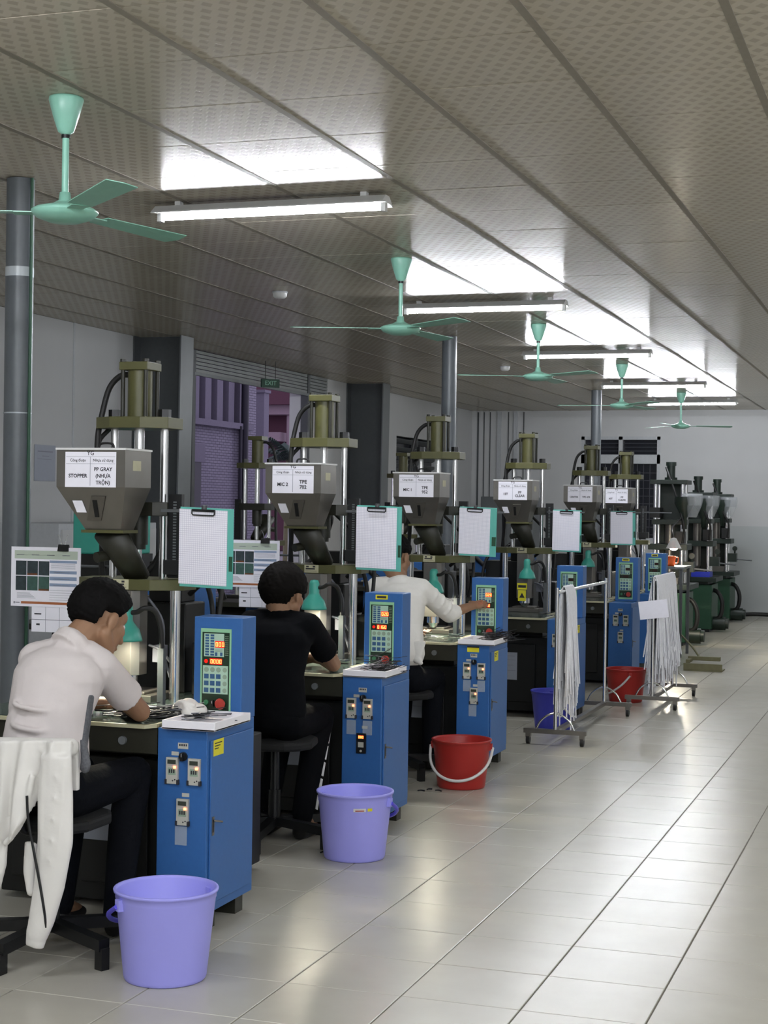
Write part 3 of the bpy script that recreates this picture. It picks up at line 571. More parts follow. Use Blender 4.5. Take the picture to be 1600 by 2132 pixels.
    # rear column with pocketed paperwork
    P('doc', 'document_sheet', lambda b: b.box(.02, .16, -.467, -.4652, .27, .48, 0).box(.05, .14, -.4675, -.467, .45, .454, 1).box(.05, .15, -.4675, -.467, .42, .423, 1).box(.05, .13, -.4675, -.467, .38, .383, 1).box(.05, .15, -.4675, -.467, .34, .343, 1), [M['notice'], M['inkl']])
    return t
DY = [6.1, 8.1, 10.12, 12.55, 14.99, 16.61]
DX = [0, .067, .095, .11, .13, .165]
ML = [('first blue-cabinet moulding machine with the STOPPER sign on its hopper', 'STOPPER'), ('blue-cabinet moulding machine with TPE sign, before the person in black', 'M2'), ('blue-cabinet moulding machine with TPE sign, before the white-shirted person', 'M1'),
      ('blue-cabinet moulding machine behind the thinly hung rolling rack', 'S1'), ('blue-cabinet moulding machine with the CENTER sign on its hopper', 'CE'), ('farthest blue-cabinet moulding machine, just behind the CENTER one', 'S6')]
for n in range(6): machine(n, DY[n], DX[n], ML[n][0], ML[n][1], True)

# second row, back to back with the first, seen in the gaps
def rear_machine(x, y, label):
    t = empty('press_machine', label, 'machine', (x, y, 0), pi, 'olive presses of the rear row')
    for key, nm, m in (('base', 'base_frame', 0), ('bed', 'bed', 0), ('table', 'table_top', 0), ('platen', 'injection_platen', 0), ('cross', 'crosshead', 0), ('ic', 'injection_cylinder', 0), ('pl', 'plunger', 0), ('prod', 'piston_rod', 0), ('crown', 'crown_plate', 0), ('cyl', 'hydraulic_cylinder', 0), ('cap', 'cylinder_cap', 0), ('hose', 'hydraulic_hose', 0), ('chute', 'feed_chute', 0), ('rail', 'position_scale', 0), ('cab', 'control_cabinet', 0)):
        obj(nm, CACHE[('mc', key)], t)
    for s in (-1, 1):
        for q in (-.24, .36): obj('levelling_foot', CACHE[('mc', 'bf')], t, (s*.32+.02, q, 0))
        obj('tie_bar', CACHE[('mc', 'tb')], t, (s*.178, 0, 0)); obj('guide_rod', CACHE[('mc', 'ur')], t, (s*.117, 0, 0)); obj('rod_nut', CACHE[('mc', 'nut')], t, (s*.117, 0, 0))
rear_machine(-5.6, 13.0, 'olive press of the rear row seen between the first two hoppers')
rear_machine(-5.6, 17.1, 'dark olive press of the rear row left of the MIC 1 hopper')

def power_unit(x, y, label):
    t = empty('hydraulic_unit', label, 'machine', (x, y, 0), 0, 'dark hydraulic units behind the machines')
    P = lambda key, name, fn, m, bv=0: part(('pu', key), name, fn, m, t, (0, 0, 0), 0, bv)
    P('b', 'tank', lambda b: b.box(-.45, .45, -.35, .35, 0, .7), M['blackm'], .008)
    P('c', 'blue_housing', lambda b: b.box(-.1, .42, -.2, .3, .7, 1.16), M['blue'], .005)
    P('s', 'shelf_plate', lambda b: b.box(-.48, .48, -.38, .0, .93, .96).box(-.44, -.4, -.34, -.3, .7, .93).box(.36, .4, -.34, -.3, .7, .93), M['olived'])
    P('m', 'motor', lambda b: b.cyl((-.4, .1, .85), (-.12, .1, .85), .13, n=20).box(-.3, -.2, .0, .2, .7, .74), M['blackm'])
    P('h', 'hose', lambda b: b.tube([(-.3, -.1, .96), (-.32, -.15, 1.1), (-.2, -.2, 1.2), (0, -.22, 1.05), (.1, -.2, .97)], .022, n=8).tube([(.2, -.25, .96), (.25, -.3, 1.08), (.35, -.25, 1.1), (.4, -.2, .97)], .018, n=8), M['rubber'])
power_unit(-4.1, 7.7, 'dark hydraulic unit with blue housing behind the STOPPER machine')
power_unit(-4.15, 9.9, 'dark hydraulic unit with blue housing behind the person in black')
power_unit(-4.15, 12.2, 'dark hydraulic unit with blue housing behind the white-shirted person')
power_unit(-4.15, 15.4, 'dark hydraulic unit with blue housing behind the rolling racks')
# ------------------------------------------------------------------ people
def hand(b, wrist, d, n, side=1, curl=.5, point=False):
    w, d, n = V(wrist), V(d).normalized(), V(n); n = (n-d*n.dot(d)).normalized(); s = d.cross(n)*side
    R = Matrix((d, s, n)).transposed()
    b.cap(w-d*.02, .026, w+d*.02, .027); b.ell(w+d*.05, (.05, .042, .017), R); b.ell(w+d*.03+s*.02, (.035, .022, .02), R)
    for i, (o, L) in enumerate(((.03, .070), (.010, .078), (-.010, .072), (-.029, .058))):
        p = w+d*.085+s*o; dd = d.copy(); c = .12 if (point and i == 0) else curl
        for k, l in enumerate((.45, .32, .23)):
            a = c*(.6, 1.1, .8)[k]; ax = d.cross(n).normalized()
            dd = (Matrix.Rotation(-a if d.cross(n).dot(ax) > 0 else a, 3, ax) @ dd)
            if k == 0 and dd.dot(n) < 0: dd = dd-n*2*dd.dot(n)
            q = p+dd*L*l; b.cap(p, .0092-.0008*k, q, .0086-.0008*k, n=8); p = q
    t = w+d*.03+s*.035; t1 = t+(d*.7+s*.6+n*.3).normalized()*.035; t2 = t1+(d*.95+s*.1+n*.25).normalized()*.028
    b.cap(t, .012, t1, .0105, n=8); b.cap(t1, .0105, t2, .009, n=8)
HS = 1.12
def head(b, c, F, U):
    c, F, U = V(c), V(F).normalized(), V(U); U = (U-F*U.dot(F)).normalized(); R_ = F.cross(U)
    R = Matrix((R_, F, U)).transposed(); L = lambda x, y, z: c+(R_*x+F*y+U*z)*HS; Q = lambda *a: tuple(v*HS for v in a)
    b.ell(L(0, -.012, .02), Q(.074, .094, .092), R, 24); b.ell(L(0, .03, -.045), Q(.06, .062, .072), R, 20); b.ell(L(0, .05, -.088), Q(.036, .036, .028), R)
    b.ell(L(0, .05, .028), Q(.058, .034, .034), R); b.cap(L(0, .09, .005), .009, L(0, .106, -.03), .013); b.ell(L(0, .088, -.065), Q(.024, .012, .009), R)
    for s in (-1, 1):
        b.ell(L(s*.036, .056, -.02), Q(.026, .026, .028), R); b.cap(L(s*.058, -.002, -.055), .024*HS, L(s*.028, .05, -.088), .026*HS); b.ell(L(s*.08, -.006, -.012), Q(.01, .02, .032), R, 14); b.ell(L(s*.079, -.002, -.034), Q(.009, .012, .012), R, 10)
    return R, L
def hair(name, c, R, m, parent, low=-.35, front=.55, thick=.013, seed=1, ear=.0):
    b = MB(); rnd = random.Random(seed); n, h = 96, 64; c = V(c)+R @ V((0, -.012, .02))*HS; vs = []
    for i in range(h+1):
        for j in range(n):
            d = V((sin(pi*i/h)*cos(2*pi*j/n), sin(pi*i/h)*sin(2*pi*j/n), cos(pi*i/h)))
            lim = low+(front-low)*max(0, min(1, (d.y+.3)/.95))**1.3          # hairline rises from nape to forehead
            if d.y > -.35: lim = max(lim, ear*max(0, min(1, (abs(d.x)-.45)/.3)))  # cut out round the ears
            k = max(-1, min(1, (d.z-lim)*5)); nap = 1 if d.z > -.2 else max(.35, 1+(d.z+.2)*1.1)
            g = thick*k*(nap if k > 0 else 1)+(.005*rnd.random()+.0015*sin(23*d.x+d.z*17)*sin(19*d.y+2) if k > .3 else 0)
            vs.append(c+R @ V((d.x*(.074+g), d.y*(.094+g), d.z*(.092+g)))*HS)
    fs = [(i*n+j, (i+1)*n+j, (i+1)*n+(j+1) % n, i*n+(j+1) % n) for i in range(h) for j in range(n)]
    b.add(vs, fs, 0, True); return b.build(name, m, parent)
def eyes(R, L, parent):
    for s in (-1, 1):
        b = MB(); b.ell(L(s*.032, .070, .004), .0115, n=12, m=0); b.ell(L(s*.032, .0782, .004), (.006, .003, .006), R, 10, 1); b.build('eye', [M['whitep'], M['blackp']], parent)
def arm(b, sh, el, wr, r=(.047, .038, .026), n=12):
    b.cap(sh, r[0], el, r[1], n); b.cap(el, r[1]*1.02, wr, r[2], n)
def leg(b, hip, knee, ank, toe, r=(.082, .056, .038)):
    b.cap(hip, r[0], knee, r[1]); b.cap(knee, r[1], (V(knee)*.62+V(ank)*.38)+V((0, -.015, 0)), r[1]*.95); b.cap((V(knee)*.62+V(ank)*.38)+V((0, -.015, 0)), r[1]*.95, ank, r[2])
    if toe: b.cap(ank, r[2], toe, .032)
def shoes(ank, toe, parent):
    b = MB(); a, t = V(ank), V(toe); d = (t-a); d.z = 0; d.normalize()
    b.ell(V((a.x, a.y, .045))-d*.005, (.042, .042, .045)); b.ecyl(V((a.x, a.y, .036))-d*.03, .038, .034, V((t.x, t.y, .03)), .042, .026, d.cross(V((0, 0, 1)))); b.ell((t.x, t.y, .03), (.042, .042, .026))
    return blob('shoe', b, .008, M['shoe'], parent, 3)
def torso(b, pel, mid, chest, nb, shl, shr, k=1, ax=None):
    ax = V(ax or (V(shr)-V(shl)).normalized())
    b.ell(pel, (.15*k, .115*k, .1*k)); b.ecyl(pel, .148*k, .105*k, mid, .135*k, .098*k, ax); b.ell(mid, (.136*k, .1*k, .1*k))
    b.ecyl(mid, .135*k, .098*k, chest, .155*k, .105*k, ax); b.ell(chest, (.16*k, .108*k, .11*k)); b.cap(shl, .055*k, chest, .1*k); b.cap(shr, .055*k, chest, .1*k); b.cap(shl, .06*k, V(nb)-V((0, 0, .025)), .06*k); b.cap(shr, .06*k, V(nb)-V((0, 0, .025)), .06*k); b.cap(shl, .052*k, mid, .09*k); b.cap(shr, .052*k, mid, .09*k)
    b.cap(chest, .1*k, nb, .06*k)
def person(label, P, shirt, pants, hairm, sleeve, kind):
    t = empty('person', label, 'person', (P['pel'][0], P['pel'][1], 0))
    t.location = (0, 0, 0)
    b = MB(); R, L = head(b, P['head'], P['F'], P['U'])
    b.cap(P['nb'], .06, V(P['head'])+R @ V((0, -.03, -.05)), .06)
    torso(b, P['pel'], P['mid'], P['chest'], P['nb'], P['shl'], P['shr'], .86)
    arm(b, P['shl'], P['ell'], P['wrl']); arm(b, P['shr'], P['elr'], P['wrr'])
    hand(b, P['wrl'], P['dl'], P.get('nl', (0, 0, -1)), -1, P.get('cl', .5)); hand(b, P['wrr'], P['dr'], P.get('nr', (0, 0, -1)), 1, P.get('cr', .5), P.get('pt', False))
    for q in 'lr': leg(b, P['hip'+q], P['kn'+q], P['an'+q], P['to'+q], (.07, .05, .035))
    blob('body', b, .0052, M['skin'], t, 3); eyes(R, L, t)
    hair('hair', P['head'], R, hairm, t, *P.get('hair', (-.35, .55, .013, 1)))
    s = MB(); torso(s, P['pelS'], P['mid'], P['chest'], V(P['nb'])-V((0, 0, .008)), P['shl'], P['shr'], P.get('k', 1.06))
    for sh, el, wr in ((P['shl'], P['ell'], P['wrl']), (P['shr'], P['elr'], P['wrr'])):
        sh, el, wr = V(sh), V(el), V(wr)
        s.ell(sh, .062)
        if sleeve == 'short': e = sh.lerp(el, .66); s.cyl(sh, e, .064, .062, n=20); s.cyl(sh.lerp(el, .5), e, .064, .065, n=20)
        else:
            e = el.lerp(wr, sleeve); s.cyl(sh, el, .063, .056, n=20); s.ell(el, .056); s.cyl(el, e, .056, .045, n=20)
            s.cyl(el.lerp(wr, sleeve-.12), el.lerp(wr, sleeve+.04), .051, .047, n=20)
            for q in (.3, .55, .8):
                c = sh.lerp(el, q); x, y, z = basis(el-sh); s.tube([c+(x*cos(a)+y*sin(a))*.061 for a in (0, 1, 2, 3, 4)], .007, n=6)
    for f in P.get('folds', ()): s.tube(f, (.0125, .009), n=8)
    if kind == 'polo':
        nb = V(P['nb']); hd = V(P['head']); d = (hd-nb).normalized(); x, y, _ = basis(d)
        s.tube([nb-d*.012+(x*cos(a*pi/6)+y*sin(a*pi/6))*.066 for a in range(13)], .015, n=8, smooth=False); s.cyl(nb-d*.05, nb+d*.008, .08, .066, n=20)
    sm = blob('shirt', s, .0075, shirt, t, 5)
    p = MB(); p.ell(P['pel'], (.162, .13, .1))
    for q in 'lr': leg(p, P['hip'+q], P['kn'+q], P['an'+q], None, (.09, .068, .052))
    blob('trousers', p, .009, pants, t, 4)
    for q in 'lr': shoes(P['an'+q], P['to'+q], t)
    return t
p1 = dict(head=(-2.885, 5.265, 1.168), F=(.38, .78, -.5), U=(.12, .45, .85), nb=(-2.93, 5.165, 1.09), pel=(-2.95, 5.0, .60), pelS=(-2.955, 5.0, .70), mid=(-2.965, 5.035, .83), chest=(-2.96, 5.10, .96),
          shl=(-3.082, 5.145, 1.02), shr=(-2.835, 5.175, 1.005), ell=(-3.17, 5.44, .822), wrl=(-3.06, 5.62, .81), dl=(.5, .8, 0), elr=(-2.805, 5.435, .812), wrr=(-2.95, 5.60, .805), dr=(-.6, .75, 0),
          hipl=(-3.03, 5.0, .56), hipr=(-2.87, 5.0, .56), knl=(-3.06, 5.42, .58), knr=(-2.82, 5.42, .58), anl=(-3.07, 5.32, .09), anr=(-2.82, 5.30, .09), tol=(-3.08, 5.46, .03), tor=(-2.81, 5.44, .03),
          hair=(-.72, .45, .019, 3, -.12), k=1.1,
          folds=[[(-3.085, 5.06, .905), (-3.03, 4.925, .885), (-2.92, 4.935, .868), (-2.84, 5.05, .858)], [(-3.085, 5.05, .845), (-3.03, 4.915, .815), (-2.92, 4.91, .80), (-2.83, 5.05, .792)], [(-3.07, 5.0, .795), (-3.0, 4.905, .77), (-2.88, 4.92, .745), (-2.83, 5.03, .73)], [(-3.09, 5.08, 1.03), (-2.98, 5.025, 1.005), (-2.9, 5.05, .99)]])
person('man in a pale grey short-sleeved shirt bent over the nearest machine table', p1, M['shirt'], M['jeans'], M['hair'], 'short', 'polo')
p2 = dict(head=(-2.945, 7.18, 1.168), F=(.18, .95, -.25), U=(0, .25, 1), nb=(-2.935, 7.12, 1.07), pel=(-2.925, 7.02, .60), pelS=(-2.92, 7.02, .62), mid=(-2.925, 7.03, .80), chest=(-2.925, 7.06, .95),
          shl=(-3.075, 7.09, 1.03), shr=(-2.785, 7.10, 1.025), ell=(-3.15, 7.42, .82), wrl=(-3.02, 7.62, .81), dl=(.5, .8, 0), elr=(-2.78, 7.43, .815), wrr=(-2.93, 7.60, .83), dr=(-.7, .6, 0),
          hipl=(-3.0, 7.02, .57), hipr=(-2.85, 7.02, .57), knl=(-3.02, 7.40, .57), knr=(-2.83, 7.40, .56), anl=(-3.02, 7.18, .10), anr=(-2.83, 7.16, .10), tol=(-3.03, 7.32, .03), tor=(-2.82, 7.30, .03), hair=(-.95, .2, .024, 5, -.3), k=1.06)
t2 = person('person in a black t-shirt and black trousers seated at the second machine', p2, M['blackc'], M['blackc'], M['hairb'], 'short', 'tee')
st = MB()
for k in range(5): st.obox(V((-2.772, 7.36-.035*k, .47-.075*k)), (.002, 0, 0), V((0, -.42, -.9)).normalized()*.034, V((.2, .9, -.42)).normalized()*.009)
st.build('leg_stripe', M['whitep'], t2)
p3 = dict(head=(-3.10, 9.33, 1.285), F=(.25, .9, -.3), U=(0, .3, 1), nb=(-3.055, 9.27, 1.145), pel=(-3.0, 9.12, .60), pelS=(-3.0, 9.12, .72), mid=(-3.01, 9.15, .87), chest=(-3.03, 9.2, 1.02),
          shl=(-3.19, 9.25, 1.10), shr=(-2.90, 9.24, 1.10), ell=(-3.27, 9.45, .87), wrl=(-3.1, 9.62, .81), dl=(.6, .7, 0), elr=(-2.775, 9.42, .945), wrr=(-2.69, 9.62, .985), dr=(.35, .9, .1), nr=(-.4, .1, -.9), pt=True, cr=.9,
          hipl=(-3.08, 9.12, .56), hipr=(-2.92, 9.12, .56), knl=(-3.08, 9.50, .56), knr=(-2.88, 9.48, .54), anl=(-3.08, 9.42, .09), anr=(-2.87, 9.36, .09), tol=(-3.08, 9.56, .03), tor=(-2.86, 9.5, .03), hair=(-.8, .4, .016, 9, -.1), k=1.1)
t3 = person('person in a white long-sleeved shirt reaching to the third control panel', p3, M['shirtw'], M['jeans'], M['hair'], .28, 'polo')
tl = MB(); tl.ecyl((-2.865, 9.08, .80), .05, .022, (-2.86, 9.06, .70), .025, .018, (1, 0, 0)); tl.ell((-2.858, 9.055, .69), (.03, .02, .022)); tl.ell((-2.84, 9.05, .675), (.018, .015, .014)); blob('shirt_tail', tl, .006, M['shirtw'], t3)

# ------------------------------------------------------------------ chairs
def chair(x, y, rz, label, back, glide=True):
    t = empty('work_chair', label, 'chair', (x, y, 0), rz)
    part('chs', 'seat', lambda b: b.prism([(.19*cos(a*pi/8)*(1+.12*abs(sin(a*pi/4))), .19*sin(a*pi/8)*(1+.12*abs(sin(a*pi/4)))) for a in range(16)], .455, .495), M['seatf'], t, bevel=.012)
    part('chg', 'gas_column', lambda b: b.cyl((0, 0, .12), (0, 0, .456), .022, n=14).cyl((0, 0, .10), (0, 0, .25), .03, n=14), M['blackp'], t)
    for k in range(5):
        part('chl', 'base_leg', lambda b: b.extr([(0, -.022, .085), (0, .022, .085), (0, .022, .125), (0, -.022, .125)], (.3, 0, -.02)), M['blackp'], t, (0, 0, 0), 2*pi*k/5+.85)
        part('chf', 'glide', lambda b: b.box(.27, .308, -.017, .017, 0, .075), M['rubber'], t, (0, 0, 0), 2*pi*k/5+.85)
    if back:
        part('chb', 'backrest', lambda b: b.extr([(-.17, -.20, .56), (-.15, -.22, .56), (.13, -.22, .56), (.15, -.20, .56), (.15, -.18, .56), (-.17, -.18, .56)], (0, 0, .215)), M['seatf'], t, bevel=.01)
        part('chk', 'back_bracket', lambda b: b.tube([(0, 0, .45), (0, -.17, .46), (0, -.225, .52), (0, -.225, .7)], .013, n=8), M['blackp'], t)
    return t
chair(-2.93, 5.02, .0, 'black office chair with a white jacket hung over its back', True)
chair(-2.925, 7.05, .2, 'black stool under the person dressed in black', False)
chair(-3.0, 9.14, .9, 'black stool under the person in the white long-sleeved shirt', False)
# jacket over the chair back
def J(px, v, dy=0): return V((-3.038+.00186*px+.00003*(v-1525), 4.765+dy, .796-.00166*(v-1525)+.0001*px))
jk = empty('jacket', 'white jacket with black piping draped over the nearest chair back', 'jacket')
b = MB()
b.ecyl(J(-60, 1548, .02), .032, .042, J(166, 1550, .02), .032, .042, (0, 0, 1)); b.ell(J(166, 1550, .02), (.022, .042, .032))
prof = [(-60, 1690), (-20, 1690), (10, 1722), (45, 1738), (75, 1735), (98, 1690), (112, 1640), (135, 1650), (180, 1660)]
def hem(x):
    for (x0, v0), (x1, v1) in zip(prof, prof[1:]):
        if x <= x1: return v0+(v1-v0)*(x-x0)/(x1-x0)
    return prof[-1][1]
NU, NV = 96, 26; fr_v, bk_v = [], []
for k in range(NU+1):
    x = -60+240*k/NU
    for l in range(NV+1):
        q = l/NV; v = 1532+(hem(x)-1532)*q; amp = .010+.016*q
        fold = amp*(sin(x/8.5+1.2*q)+.6*sin(x/15.0-2.2*q+1)+.35*sin(x/5.0+4*q))
        xx = x+(8*q*sin(x/20+1)); y = -.022-.012*q+fold
        fr_v.append(J(xx, v, y-.008)); bk_v.append(J(xx, v, y+.012))
nn = (NU+1)*(NV+1); fs = []
for k in range(NU):
    for l in range(NV):
        i0 = k*(NV+1)+l; fs += [(i0, i0+NV+1, i0+NV+2, i0+1), (nn+i0, nn+i0+1, nn+i0+NV+2, nn+i0+NV+1)]
rim = [k*(NV+1) for k in range(NU+1)]+[NU*(NV+1)+l for l in range(1, NV+1)]+[k*(NV+1)+NV for k in range(NU-1, -1, -1)]+[l for l in range(NV-1, 0, -1)]
fs += [(rim[i], nn+rim[i], nn+rim[(i+1) % len(rim)], rim[(i+1) % len(rim)]) for i in range(len(rim))]
b.add(fr_v+bk_v, fs)
b.extr([J(-60, 1538, .045), J(172, 1540, .045), J(172, 1640, .045), J(-60, 1640, .045)], (0, .02, 0))
def strip(pts, dy, th):
    for (x0, v0, w0), (x1, v1, w1) in zip(pts, pts[1:]):
        k = .00186/2; b.ecyl(J(x0, v0, dy), w0*k, th, J(x1, v1, dy), w1*k, th, (1, 0, 0)); b.ell(J(x1, v1, dy), (w1*k, th, w1*k*.6))
strip([(152, 1560, 62), (150, 1640, 72), (150, 1730, 72), (138, 1820, 62), (122, 1890, 52), (112, 1925, 42)], -.03, .026); b.ecyl(J(113, 1915, -.03), .041, .024, J(107, 1948, -.03), .034, .02, (1, 0, 0))
strip([(20, 1690, 60), (14, 1780, 62), (2, 1850, 50), (-15, 1900, 40)], -.015, .024)
strip([(92, 1740, 26), (88, 1800, 24), (92, 1845, 16)], -.005, .014)
for pts in ([(135, 1580), (128, 1680), (128, 1780), (115, 1880)], [(172, 1580), (168, 1680), (160, 1760)], [(108, 1600), (88, 1690), (50, 1742)]):
    b.tube([J(x, v, -.044) for x, v in pts], .012, n=6)
for i in range(5): b.tube([J(158-i*3, 1600+i*42, -.056), J(168-i*4, 1615+i*42, -.05), J(174-i*5, 1632+i*42, -.04)], .006, n=6)
blob('jacket_shell', b, .0065, M['jacket'], jk, 4)
MB().tube([J(103, 1640, -.064), J(106, 1690, -.064), J(118, 1760, -.062), J(130, 1830, -.060), J(136, 1880, -.054), J(135, 1905, -.045)], .0045, n=6).build('piping', M['blackp'], jk)
MB().tube([J(-4, 1780, -.042), J(14, 1800, -.042), J(30, 1818, -.036)], .005, n=6).build('piping', M['blackp'], jk)
lb = MB(); lb.ecyl(J(172, 1560, .09), .007, .02, J(176, 1450, .13), .006, .02, (1, 0, 0)); lb.ecyl(J(174, 1540, .08), .008, .02, J(188, 1590, .05), .02, .012, (1, 0, 0)); lb.ell(J(186, 1592, .05), (.02, .012, .022)); blob('lining', lb, .006, M['mesh'], jk, 2)
# ------------------------------------------------------------------ things on and round the machines
def tray(x0, x1, y0, y1, z, label, m='foam'):
    b = MB(); t = .012; h = .034
    b.box(x0, x1, y0, y1, z, z+.008); b.box(x0, x1, y0, y0+t, z, z+h); b.box(x0, x1, y1-t, y1, z, z+h); b.box(x0, x0+t, y0+t, y1-t, z, z+h); b.box(x1-t, x1, y0+t, y1-t, z, z+h)
    return tag(b.build('foam_tray', M[m], bevel=.002), label, 'tray', 'white foam trays on the cabinets')
tray(-2.70, -2.485, 5.405, 5.735, .7578, 'white foam tray on the nearest blue cabinet')
tray(-2.725, -2.50, 7.415, 7.738, .7578, 'white foam tray with black cable ends in front of the second control panel')
tray(-2.725, -2.495, 9.44, 9.755, .7578, 'white foam tray under the reaching hand at the third panel')
def wires(n, c, L, spread, zh, ang, label, seed, zb):
    r = random.Random(seed); b = MB()
    for k in range(n):
        a = ang+r.gauss(0, .35); x = c[0]+r.gauss(0, spread[0]); y = c[1]+r.gauss(0, spread[1]); l = L*r.uniform(.6, 1.1); z = zb+.004+abs(r.gauss(0, zh))
        d = V((cos(a), sin(a), 0)); s = V((-sin(a), cos(a), 0))*r.uniform(-.03, .03); dz = r.uniform(-.3, 1)*zh
        p = V((x, y, z)); b.tube([p-d*l/2+V((0, 0, max(-z+zb+.003, -dz*.5))), p+s, p+d*l/2+V((0, 0, dz))], r.uniform(.0012, .0022), n=4, k=3, m=0 if r.random() < .8 else 1)
    return tag(b.build('cable_bundle', [M['wire'], M['wireg']]), label, 'cables')
wires(150, (-2.80, 5.62), .24, (.07, .035), .016, .25, 'tangled bundle of cut black cables on the nearest table', 3, .7708)
wires(70, (-2.60, 7.64), .12, (.035, .03), .03, .4, 'black cable ends heaped before the second control panel', 5, .767)
wires(80, (-2.545, 9.70), .14, (.04, .03), .03, .3, 'black cable ends heaped at the right of the third cabinet', 6, .767)
wires(24, (-3.0, 9.62), .16, (.08, .04), .01, .1, 'thin cables scattered on the table under the white sleeve', 8, .7708)
b = MB()
for x, y, z, r in ((-2.735, 5.64, .80, .04), (-2.70, 5.63, .815, .042), (-2.665, 5.65, .80, .035), (-2.685, 5.60, .79, .03), (-2.72, 5.68, .80, .035)): b.ell((x, y, z), (r, r*.9, r*.8))
b.tube([(-2.75, 5.61, .82), (-2.71, 5.595, .84), (-2.66, 5.61, .82)], .008, n=6); b.tube([(-2.70, 5.59, .83), (-2.67, 5.60, .80), (-2.645, 5.615, .795)], .009, n=6)
c_ = blob('cleaning_cloth', b, .006, M['jacket'], None, 3); tag(c_, 'crumpled white cloth beside the nearest control panel', 'cloth')
# clipboards
def clipboard(x, y, z, wpg, label, rx=.06, rz=0.0, tilt=.03, wide=.012):
    t = empty('clipboard', label, 'clipboard', (x, y, z), rz, 'clipboards hung beside the machines'); t.rotation_euler = (rx, tilt, rz)
    h = wpg*1.414; g = wide
    MB().box(-wpg/2, wpg/2+2*g, .002, .006, -h-.012, .012).build('board', M['tealb'], t, bevel=.0015)
    pg = MB(); pg.box(-wpg/2-.002, wpg/2-.002, -.002, .0015, -h, .004); pg.build('paper_sheet', M['grid'], t)
    b = MB(); b.box(-.05, .05, -.008, -.002, -.004, .006); b.tube([(-.05, -.006, .004), (-.05, -.008, -.012), (-.045, -.008, -.018), (.045, -.008, -.018), (.05, -.008, -.012), (.05, -.006, .004)], .003, n=6, smooth=False); b.build('clip', M['blackp'], t)
    MB().cyl((0, .004, .006), (0, .004, .022), .012, n=12).build('hanging_eye', M['steeld'], t)
    MB().box(wpg/2+g*.6, wpg/2+2*g-.002, -.001, .002, -h*.8, -h*.6).build('corner_sticker', M['greenc'], t)
    return t
clipboard(-2.775, 5.905, 1.568, .212, 'clipboard with squared record sheet beside the STOPPER machine')
clipboard(-2.728, 7.905, 1.585, .222, 'clipboard with squared record sheet covering the head of the white-shirted person', tilt=.025)
clipboard(-2.762, 9.925, 1.585, .205, 'clipboard with squared record sheet between the third and fourth hoppers', wide=.02)
clipboard(-2.70, 12.36, 1.572, .215, 'clipboard with blank sheet left of the CENTER hopper', tilt=.02, wide=.006)
clipboard(-2.715, 14.8, 1.565, .205, 'clipboard with blank sheet below the farthest hopper', tilt=.0, wide=.012)
# instruction boards clipped to the machine sides
def board(x, y, z, label, s=1.0):
    t = empty('instruction_sheet', label, 'notice', (x, y, z)); W, Hh = .345*s, .262*s
    def pr(b):
        b.box(0, W, 0, .004, -Hh, 0, 0); o = V((0, 0, 0)); R = lambda a, c, d, e, m: b.rect(o, XD, ZD, a*W, c*W, -Hh+d*Hh, -Hh+e*Hh, .0006, m)
        R(.05, .96, .80, .94, 2)
        for k in range(3):
            for j in range(2): R(.07+.165*k, .225+.165*k, .27+.255*j, .51+.255*j, 4 if j or k == 0 else 5)
        R(.235, .38, .525, .56, 3); R(.40, .55, .27, .30, 3)
        R(.56, .95, .74, .78, 1); R(.56, .95, .56, .61, 1); R(.56, .95, .45, .51, 1); R(.56, .95, .35, .40, 1)
        for k in range(6): R(.58, .93, .64+.016*k, .644+.016*k, 6)
        for k in range(3): R(.62, .85, .578-.11*k, .59-.11*k, 6)
        for k in range(5): R(.56, .95, .12+.04*k, .124+.04*k, 6)
        for k in range(5): R(.09, .36-.02*k, .14+.02*k, .146+.02*k, 6)
        R(.15, .84, .045, .085, 3); R(.04, .065, .045, .08, 6); R(.07, .13, .055, .07, 6); R(.86, .96, .055, .07, 6)
        for k in range(4): R(.08+.22*k, .19+.22*k, .86, .875, 6)
    part(('ibd', s), 'printed_sheet', pr, [M['paper'], M['printb'], M['printg'], M['printo'], M['photo'], M['phot2'], M['inkl']], t)
    part(('ibl', s), 'table_sheet', lambda b: b.box(W*.3, W*.92, .004, .007, -Hh*1.42, -Hh*.9, 0).box(W*.3, W*.92, .0036, .004, -Hh*1.22, -Hh*1.21, 1).box(W*.5, W*.505, .0036, .004, -Hh*1.42, -Hh*1.0, 1).box(W*.7, W*.705, .0036, .004, -Hh*1.42, -Hh*1.0, 1).box(W*.34, W*.44, .0034, .004, -Hh*1.13, -Hh*1.11, 2).box(W*.37, W*.42, .0034, .004, -Hh*1.31, -Hh*1.28, 2), [M['paper'], M['inkl'], M['ink']], t)
    part(('ibc', s), 'binder_clip', lambda b: b.extr([(W*.68, -.009, -.016), (W*.68, .012, -.016), (W*.68, .004, .014), (W*.68, .000, .014)], (.052, 0, 0), 0).tube([(W*.68+.02, -.004, .012), (W*.68+.012, -.012, .05), (W*.68+.005, -.012, .055)], .0012, n=5, m=1).tube([(W*.68+.03, .004, .012), (W*.68+.036, .012, .05), (W*.68+.043, .012, .055)], .0012, n=5, m=1), [M['blackp'], M['chrome']], t)
    part(('ibs', s), 'support_rod', lambda b: b.cyl((W*.95, .012, -Hh*.3), (W*1.45, .012, -Hh*.3), .006, n=8).box(W*.2, W*.96, .004, .009, -Hh*.33, -Hh*.28), M['steeld'], t)
board(-3.85, 6.21, 1.395, 'laminated instruction sheet with photos clipped left of the STOPPER machine')
board(-3.76, 8.25, 1.395, 'laminated instruction sheet between the first clipboard and the person in black')
